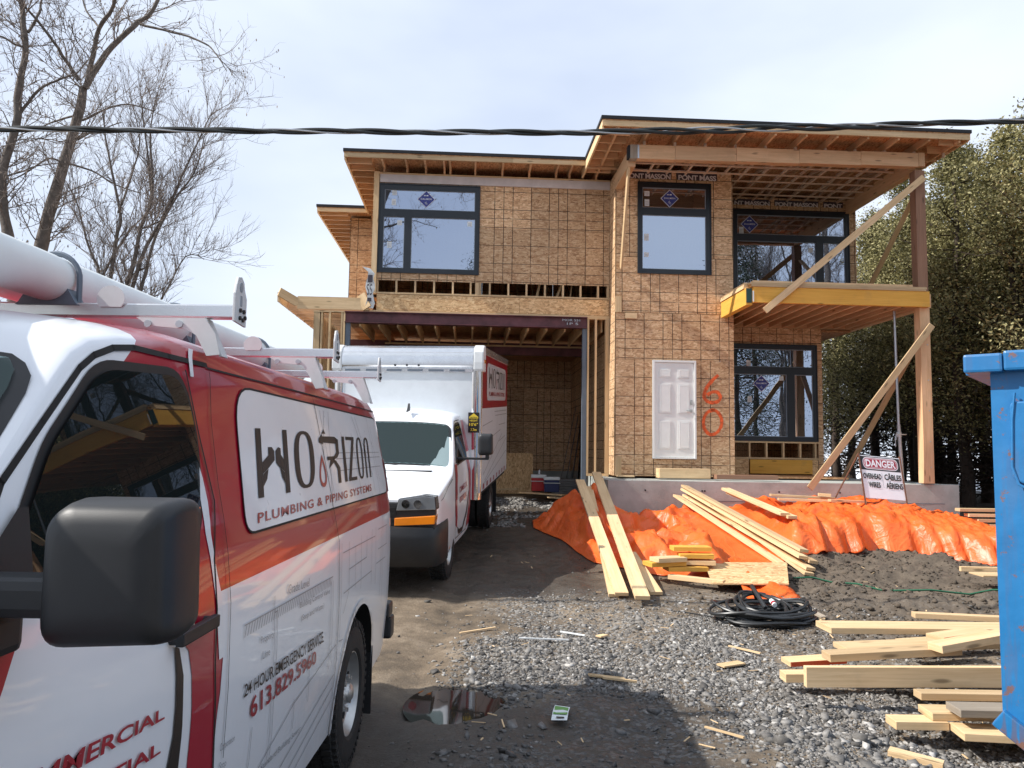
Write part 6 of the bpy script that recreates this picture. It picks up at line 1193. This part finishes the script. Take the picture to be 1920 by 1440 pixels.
LIMBS_trunk2 = [([(-8.74, 14.0, 3.96), (-8.79, 14.0, 5.16), (-8.65, 14.0, 5.97), (-8.44, 14.0, 6.9), (-8.24, 14.0, 7.88), (-8.16, 14.0, 8.41)], 0.17, 0.1), ([(-8.16, 14.0, 8.41), (-7.85, 14.1, 9.1), (-7.47, 14.2, 9.64), (-7.35, 14.3, 9.86), (-7.13, 14.4, 10.14), (-6.99, 14.5, 10.7), (-6.86, 14.6, 11.44)], 0.085, 0.04), ([(-8.16, 14.0, 8.41), (-8.01, 13.88, 9.03), (-7.84, 13.76, 9.49), (-7.55, 13.64, 9.79), (-7.46, 13.52, 10.18), (-7.35, 13.4, 10.93)], 0.07, 0.03), ([(-8.27, 14.0, 8.56), (-8.47, 13.8, 8.87), (-8.57, 13.6, 9.07), (-8.86, 13.4, 9.47), (-9.14, 13.2, 9.75)], 0.05, 0.025), ([(-8.17, 14.0, 7.78), (-7.62, 13.8, 7.91), (-7.12, 13.6, 7.92), (-6.53, 13.4, 7.71)], 0.035, 0.012), ([(-7.2, 14.0, 9.69), (-6.54, 13.88, 9.47), (-5.88, 13.75, 9.2), (-5.6, 13.62, 8.93), (-5.35, 13.5, 8.54)], 0.035, 0.01), ([(-8.41, 14.0, 6.92), (-8.09, 14.23, 6.89), (-7.74, 14.47, 6.72), (-7.36, 14.7, 6.64)], 0.03, 0.012), ([(-8.24, 14.0, 7.4), (-8.01, 14.2, 7.66), (-7.62, 14.4, 7.97)], 0.03, 0.012), ([(-8.44, 14.0, 6.9), (-8.62, 13.77, 6.91), (-8.94, 13.53, 6.51), (-9.15, 13.3, 6.28)], 0.03, 0.012), ([(-7.98, 14.0, 9.62), (-8.4, 14.25, 10.08), (-8.68, 14.5, 10.67)], 0.03, 0.015), ([(-8.24, 14.0, 7.88), (-8.72, 14.17, 7.85), (-9.22, 14.33, 7.75), (-9.73, 14.5, 7.65)], 0.03, 0.012)]
LIMBS_trunk1 = [([(-8.76, 13.4, 3.86), (-8.93, 13.4, 5.2), (-9.07, 13.4, 5.78), (-9.14, 13.4, 6.56), (-8.96, 13.4, 7.35), (-8.96, 13.4, 8.05), (-8.88, 13.4, 8.76), (-8.98, 13.4, 9.46), (-9.1, 13.4, 10.08), (-9.19, 13.4, 10.69)], 0.13, 0.04), ([(-8.95, 13.4, 7.63), (-8.67, 13.47, 8.11), (-8.39, 13.55, 8.34), (-8.15, 13.62, 8.5), (-7.97, 13.7, 8.83)], 0.04, 0.015), ([(-8.92, 13.4, 8.86), (-9.0, 13.23, 8.81), (-9.14, 13.07, 8.87), (-9.35, 12.9, 8.87)], 0.035, 0.015), ([(-8.92, 13.4, 9.16), (-8.88, 13.57, 9.56), (-8.96, 13.73, 9.97), (-8.94, 13.9, 10.5)], 0.04, 0.02), ([(-9.07, 13.4, 5.78), (-9.3, 13.23, 6.4), (-9.44, 13.07, 7.2), (-9.5, 12.9, 8.28)], 0.07, 0.03), ([(-9.11, 13.4, 6.46), (-8.96, 13.57, 6.62), (-8.79, 13.73, 6.79), (-8.4, 13.9, 6.9)], 0.025, 0.01)]
LIMBS_shrub = [([(-6.67, 12.6, 3.4), (-6.76, 12.6, 4.11), (-6.68, 12.6, 5.11), (-6.65, 12.6, 5.57), (-6.84, 12.6, 6.3), (-6.99, 12.6, 6.95), (-7.05, 12.6, 7.41)], 0.055, 0.012), ([(-6.58, 12.6, 3.4), (-6.34, 12.6, 4.66), (-6.27, 12.6, 5.3), (-6.11, 12.6, 5.78), (-6.15, 12.6, 6.5), (-6.16, 12.6, 6.96), (-6.09, 12.6, 7.66)], 0.06, 0.01), ([(-6.45, 12.6, 3.4), (-6.18, 12.6, 4.85), (-5.86, 12.6, 5.58), (-5.66, 12.6, 6.09), (-5.37, 12.6, 6.86), (-5.14, 12.6, 7.37)], 0.055, 0.01), ([(-6.4, 12.6, 3.41), (-6.22, 12.6, 4.3), (-6.02, 12.6, 5.17), (-5.7, 12.6, 5.86), (-5.45, 12.6, 6.28), (-5.34, 12.6, 6.88)], 0.05, 0.01), ([(-6.58, 12.6, 3.4), (-6.87, 12.6, 4.47), (-7.07, 12.6, 4.92), (-7.29, 12.6, 5.56), (-7.5, 12.6, 6.01)], 0.045, 0.01), ([(-6.36, 12.6, 3.41), (-5.87, 12.6, 4.13), (-5.51, 12.6, 4.86), (-5.2, 12.6, 4.84)], 0.03, 0.008), ([(-6.11, 12.6, 5.78), (-6.23, 12.6, 6.5), (-6.36, 12.6, 7.24), (-6.41, 12.6, 7.61)], 0.03, 0.008), ([(-6.65, 12.6, 5.57), (-6.48, 12.6, 6.21), (-6.36, 12.6, 6.77), (-6.5, 12.6, 7.42)], 0.03, 0.008), ([(-6.93, 12.6, 4.11), (-6.47, 12.6, 5.3), (-6.29, 12.6, 5.34), (-5.95, 12.6, 5.53), (-5.71, 12.6, 6.13)], 0.035, 0.01)]
# ---------------------------------------------------------------- bare trees, built from limbs
class Tubes:
    def __init__(s): s.V = []; s.F = []; s.n = 0
    def add(s, P, R_, k):
        P = np.asarray(P, float); n = len(P); T_ = np.gradient(P, axis=0); T_ /= np.linalg.norm(T_, axis=1)[:, None] + 1e-9
        a = np.cross(T_, [.31, .52, .79]); a /= np.linalg.norm(a, axis=1)[:, None] + 1e-9; b = np.cross(T_, a); an = np.arange(k) * 2 * math.pi / k
        ring = P[:, None] + (a[:, None] * np.cos(an)[None, :, None] + b[:, None] * np.sin(an)[None, :, None]) * np.asarray(R_)[:, None, None]
        s.V.append(ring.reshape(-1, 3)); i = np.arange(n - 1)[:, None] * k; j = np.arange(k)[None]; j2 = (j + 1) % k
        s.F.append((np.stack([i + j, i + j2, i + k + j2, i + k + j], -1) + s.n).reshape(-1, 4)); s.n += n * k
    def mesh(s, name, mat): return np_mesh(name, np.concatenate(s.V), np.concatenate(s.F), mat, smooth=True)
def smooth_path(P, m=4):
    P = [np.array(p, float) for p in P]; out = []
    for i in range(len(P) - 1):
        p0, p1, p2, p3 = P[max(i - 1, 0)], P[i], P[i + 1], P[min(i + 2, len(P) - 1)]
        for k in range(m): f = k / m; out.append(.5 * (2 * p1 + (p2 - p0) * f + (2 * p0 - 5 * p1 + 4 * p2 - p3) * f * f + (3 * p1 - p0 - 3 * p2 + p3) * f ** 3))
    return np.array(out + [P[-1]])
def bare_tree(name, limbs, seed, base, label, dens=1.0, up=.35, droop=False, group=None, first_trunk=True, seeds=600, reach=1.0, cat='tree'):
    r = np.random.RandomState(seed); root = empty(name, base); tag(root, label, cat, group); B = np.array(base, float); tips = []
    big, small = Tubes(), Tubes()
    def twig(p, d, l, rad0, lev):
        n = 4 if lev < 3 else 3; pts = [p]; dd = d.copy()
        for i in range(n): dd = dd + r.normal(0, .17, 3) + np.array([0, 0, up * .18]); dd /= np.linalg.norm(dd); pts.append(pts[-1] + dd * l / n)
        pts = np.array(pts); small.add(pts, np.linspace(rad0, rad0 * .45, n + 1), 4 if lev == 1 else 3)
        if lev == 3: tips.append(pts[-1]); return
        for q in range(int((5 if lev == 1 else 4) * dens + r.rand())):
            t = r.uniform(.2, 1) * n; k = min(int(t), n - 1); pp = pts[k] + (pts[k + 1] - pts[k]) * (t - k); nd = (pts[k + 1] - pts[k]); nd /= np.linalg.norm(nd); nd = nd + r.normal(0, .55, 3) + np.array([0, 0, up * .5]); nd /= np.linalg.norm(nd)
            twig(pp, nd, l * r.uniform(.4, .7), rad0 * .62, lev + 1)
    for j, (P, r0, r1) in enumerate(limbs):
        if P[0][2] < 4.2: P = [(B[0] + (P[0][0] - B[0]) * .25, B[1] + (P[0][1] - B[1]) * .25, B[2] - .15), (B[0] + (P[0][0] - B[0]) * .6, B[1] + (P[0][1] - B[1]) * .6, P[0][2] * .5)] + list(P); r0 *= 1.25
        S_ = smooth_path(P); S_ = S_ + np.cumsum(r.normal(0, .006, S_.shape), 0) * (np.arange(len(S_)) > 0)[:, None]; R_ = .72 * np.linspace(r0, r1, len(S_)) * (1 + r.uniform(-.06, .06, len(S_)))
        if j == 0 and first_trunk: tk = Tubes(); tk.add(S_ - B, R_, 10); mkobj('trunk', tk.mesh('trunk', BARK), root)
        else: lb = Tubes(); lb.add(S_ - B, R_, 7); mkobj('limb', lb.mesh('limb', BARK), root)
        L_ = float(np.sum(np.linalg.norm(np.diff(S_, axis=0), axis=1)))
        for q in range(int(L_ * 3.9 * dens)):
            t = r.uniform(.3 if (P[0][2] < 1 and first_trunk) else (.22 if P[0][2] < 1 else .08), 1) * (len(S_) - 1); k = min(int(t), len(S_) - 2); pp = S_[k] + (S_[k + 1] - S_[k]) * (t - k); nd = S_[k + 1] - S_[k]; nd = nd / np.linalg.norm(nd)
            side = r.normal(0, 1, 3); side -= nd * side.dot(nd); side /= np.linalg.norm(side); nd = nd * r.uniform(.2, .8) + side * .8 + np.array([0, 0, up]); nd /= np.linalg.norm(nd)
            twig(pp - B, nd, r.uniform(.45, 1.15) * reach, max(.006, min(R_[k] * .3, .013)), 1)
    mkobj('twigs', small.mesh('twigs', TWIG), root)['kind'] = 'stuff'
    if seeds and tips:
        tp = np.array(tips)[r.randint(0, len(tips), seeds)]; V = []; F = []
        for i, p in enumerate(tp):
            a = r.uniform(0, 6.28); s_ = r.uniform(.012, .028); dx, dy = math.cos(a) * s_ * .5, math.sin(a) * s_ * .5
            V += [p, p + [dx, dy, -s_], p + [dx * .3, dy * .3, -s_ * 2.4], p + [-dx, -dy, -s_ * 1.2]]; F.append([4 * i, 4 * i + 1, 4 * i + 2, 4 * i + 3])
        mkobj('seed_keys', np_mesh('seed_keys', np.array(V), np.array(F), SEED), root)['kind'] = 'stuff'
    return root
t1 = bare_tree('bare_tree', LIMBS_trunk2, 11, (-8.6, 14, gz0(0, 14)), 'tall bare tree with a forked leaning grey trunk behind the van', dens=1.0, up=.15, seeds=1500)
t2 = bare_tree('bare_tree', LIMBS_trunk1, 12, (-8.7, 13.4, gz0(0, 13)), 'thinner crooked bare tree at the left edge behind the van roof', dens=1.0, up=.15, seeds=1200)
t3 = bare_tree('bare_shrub', LIMBS_shrub, 13, (-6.3, 12.6, gz0(0, 12)), 'upright many stemmed bare shrub right of the forked tree', dens=1.15, up=.6, first_trunk=False, seeds=250, reach=.85, cat='shrub')
G = 'bare trees across the road, mirrored in the windows'
for k, (x, y, rz, s, lb, src) in enumerate(((-5.5, -14, 40, 1.7, 'bare tree across the road mirrored in the left upstairs window', t1), (7.5, -15, 120, 1.95, 'bare tree across the road mirrored in the narrow upstairs window', t3), (21.5, -14, 200, 2.1, 'bare tree across the road mirrored in the middle of the balcony window', t3), (25.5, -15, 300, 1.75, 'forked bare tree across the road mirrored beside the balcony post', t1), (29, -14, 20, 2.0, 'bare shrub across the road mirrored at the right of the balcony window', t3))):
    c_ = copy_tree(src); c_.location = (x, y, 0); c_.rotation_euler = (0, 0, rad(rz)); c_.scale = (s * 1.2,) * 3; tag(c_, lb, 'tree', G)
# ---------------------------------------------------------------- cedars
def cedar(seed, H=9.4, mat=LEAF, nl=120, per=290, dens_top=.6, name='cedar_tree', drop=0.0, R0=1.5, low=2.3):
    r = np.random.RandomState(seed); root = empty(name); tk = Tubes(); z = np.linspace(0, H * .97, 12); P = np.stack([np.cumsum(r.normal(0, .035, 12)), np.cumsum(r.normal(0, .035, 12)), z], 1); tk.add(P, np.linspace(.15, .02, 12), 8); mkobj('trunk', tk.mesh('trunk', CBARK), root)
    lb = Tubes(); C = []; tone = []; size = []
    for k in range(nl):
        t = r.rand() ** .8; zz = low + (H - low) * t; i = min(int(zz / H * 11), 11); a = r.uniform(0, 6.28); R_ = R0 * (1 - t ** 2.2) * r.uniform(.55, 1.15) + .18; rise = R_ * (r.uniform(.15, .9) - drop)
        p0 = P[i] * [1, 1, 0] + [0, 0, zz]; p1 = p0 + np.array([math.cos(a) * R_, math.sin(a) * R_, rise]); mid = (p0 + p1) / 2 + [0, 0, -.12 * R_ + r.normal(0, .03)]; lb.add([p0, mid, p1], [.022, .014, .005], 4)
        n = int(per * (1 - dens_top * t ** 3) * r.uniform(.55, 1.2)); tt = r.uniform(.22, 1.1, n); q = p0 + (p1 - p0) * tt[:, None]; q = q + r.normal(0, 1, (n, 3)) * np.array([.16, .16, .19]) * (.6 + .5 * R_)
        C.append(q); tone.append(np.clip(r.uniform(.15, .8) + r.normal(0, .16, n), 0, 1)); 
    for k in range(60):
        zz = r.uniform(.4, low + .8); a = r.uniform(0, 6.28); R_ = r.uniform(.5, 1.3); p0 = np.array([0, 0, zz]); lb.add([p0, p0 + [math.cos(a) * R_ * .5, math.sin(a) * R_ * .5, r.uniform(-.1, .15)], p0 + [math.cos(a) * R_, math.sin(a) * R_, r.uniform(-.35, .2)]], [.014, .009, .003], 3)
    mkobj('limbs', lb.mesh('limbs', CBARK), root)['kind'] = 'stuff'
    C = np.concatenate(C); tone = np.concatenate(tone); n = len(C); d = r.normal(0, 1, (n, 3)); d[:, 2] = np.abs(d[:, 2]) * .8 * (1 if drop == 0 else -.6); d /= np.linalg.norm(d, axis=1)[:, None]; s_ = r.normal(0, 1, (n, 3)); s_ -= d * (s_ * d).sum(1)[:, None]; s_ /= np.linalg.norm(s_, axis=1)[:, None]
    l = r.uniform(.045, .12, n)[:, None]; w = r.uniform(.011, .028, n)[:, None]; V = np.stack([C, C + d * l * .5 + s_ * w, C + d * l, C + d * l * .45 - s_ * w], 1).reshape(-1, 3)
    F = np.arange(4 * n).reshape(n, 4); o = mkobj('crown', np_mesh('crown', V, F, mat, np.repeat(tone, 4)), root); o['kind'] = 'stuff'; return root
ced = [cedar(31, low=1.9), cedar(32, 8.8, nl=95, low=2.2), cedar(33, 9.9, nl=115, low=1.5)]
G = 'cedars of the row right of the house'
spots = [(10.9, 15.2, 1.0), (11.3, 16.7, 1.03), (10.8, 18.2, .97), (11.5, 19.6, 1.05), (11.1, 21.0, .98), (11.8, 22.4, 1.05), (11.4, 24.2, 1.0), (12.2, 26.0, 1.05), (11.9, 28.0, 1.05), (12.6, 14.2, 1.0), (13.3, 16.0, 1.08), (13.5, 18.6, 1.1), (13.8, 21.5, 1.05), (14.0, 24.5, 1.0), (10.2, 30.0, .95), (8.4, 31.5, .9), (14.4, 13.0, 1.05), (15.6, 17.5, 1.1), (16.0, 22, 1.1), (12.9, 30.5, 1.05), (15.2, 27.5, 1.1)]
wd = ['nearest cedar of the row, in front of the others behind the dumpster', 'second cedar from the near end of the row right of the house', 'third cedar along the row, beyond the balcony post', 'fourth cedar along the row behind the balcony post', 'fifth cedar along the row, left of the balcony post', 'sixth cedar along the row, seen under the roof corner', 'seventh cedar along the row, seen below the balcony', 'eighth cedar along the row, behind the house corner', 'farthest cedar of the front row behind the house',
      'near cedar in the second row at the right picture edge', 'tall cedar in the second row behind the nearest ones', 'third cedar of the second row right of the post', 'fourth cedar of the second row seen through gaps', 'last cedar of the second row', 'cedar behind the back corner of the house', 'cedar hidden mostly behind the house wall', 'outermost cedar at the far right above the dumpster', 'cedar deep behind the near cedars, third row', 'cedar deep behind the middle cedars, third row', 'cedar closing the far end of the row', 'cedar deep behind the far cedars, third row']
used = set()
for k, (x, y, s) in enumerate(spots):
    j = k % 3; o = ced[j] if j not in used else copy_tree(ced[j]); used.add(j); o.location = (x, y, float(gz0(x, y)) - .05); o.rotation_euler = (0, 0, k * 2.4); o.scale = (s, s, s * .94); tag(o, wd[k], 'tree', G)
sp = cedar(41, 12.5, SPRUCEL, nl=150, per=200, name='spruce_tree', drop=.55, R0=2.6, low=1.0); sp.location = (18.4, -13.5, 0); sp.scale = (1.45, 1.45, 1.5); tag(sp, 'dark spruce across the road mirrored at the left of the balcony window', 'tree', 'evergreens across the road'); c_ = copy_tree(sp); c_.location = (1.6, -15, 0); c_.scale = (1.2, 1.2, 1.22); c_.rotation_euler = (0, 0, 1.3); tag(c_, 'dark spruce across the road mirrored at the edge of the garage window', 'tree', 'evergreens across the road')
c_ = copy_tree(sp); c_.location = (22.5, -20, 0); c_.rotation_euler = (0, 0, 2.3); tag(c_, 'dark spruce across the road mirrored in the window under the balcony', 'tree', 'evergreens across the road')

ub = cedar(51, 3.6, SHADE_LEAF, nl=70, per=150, name='dead_undergrowth', R0=1.5, low=.15, dens_top=.3)  # dark foliage added so the foot of the cedar row looks shaded
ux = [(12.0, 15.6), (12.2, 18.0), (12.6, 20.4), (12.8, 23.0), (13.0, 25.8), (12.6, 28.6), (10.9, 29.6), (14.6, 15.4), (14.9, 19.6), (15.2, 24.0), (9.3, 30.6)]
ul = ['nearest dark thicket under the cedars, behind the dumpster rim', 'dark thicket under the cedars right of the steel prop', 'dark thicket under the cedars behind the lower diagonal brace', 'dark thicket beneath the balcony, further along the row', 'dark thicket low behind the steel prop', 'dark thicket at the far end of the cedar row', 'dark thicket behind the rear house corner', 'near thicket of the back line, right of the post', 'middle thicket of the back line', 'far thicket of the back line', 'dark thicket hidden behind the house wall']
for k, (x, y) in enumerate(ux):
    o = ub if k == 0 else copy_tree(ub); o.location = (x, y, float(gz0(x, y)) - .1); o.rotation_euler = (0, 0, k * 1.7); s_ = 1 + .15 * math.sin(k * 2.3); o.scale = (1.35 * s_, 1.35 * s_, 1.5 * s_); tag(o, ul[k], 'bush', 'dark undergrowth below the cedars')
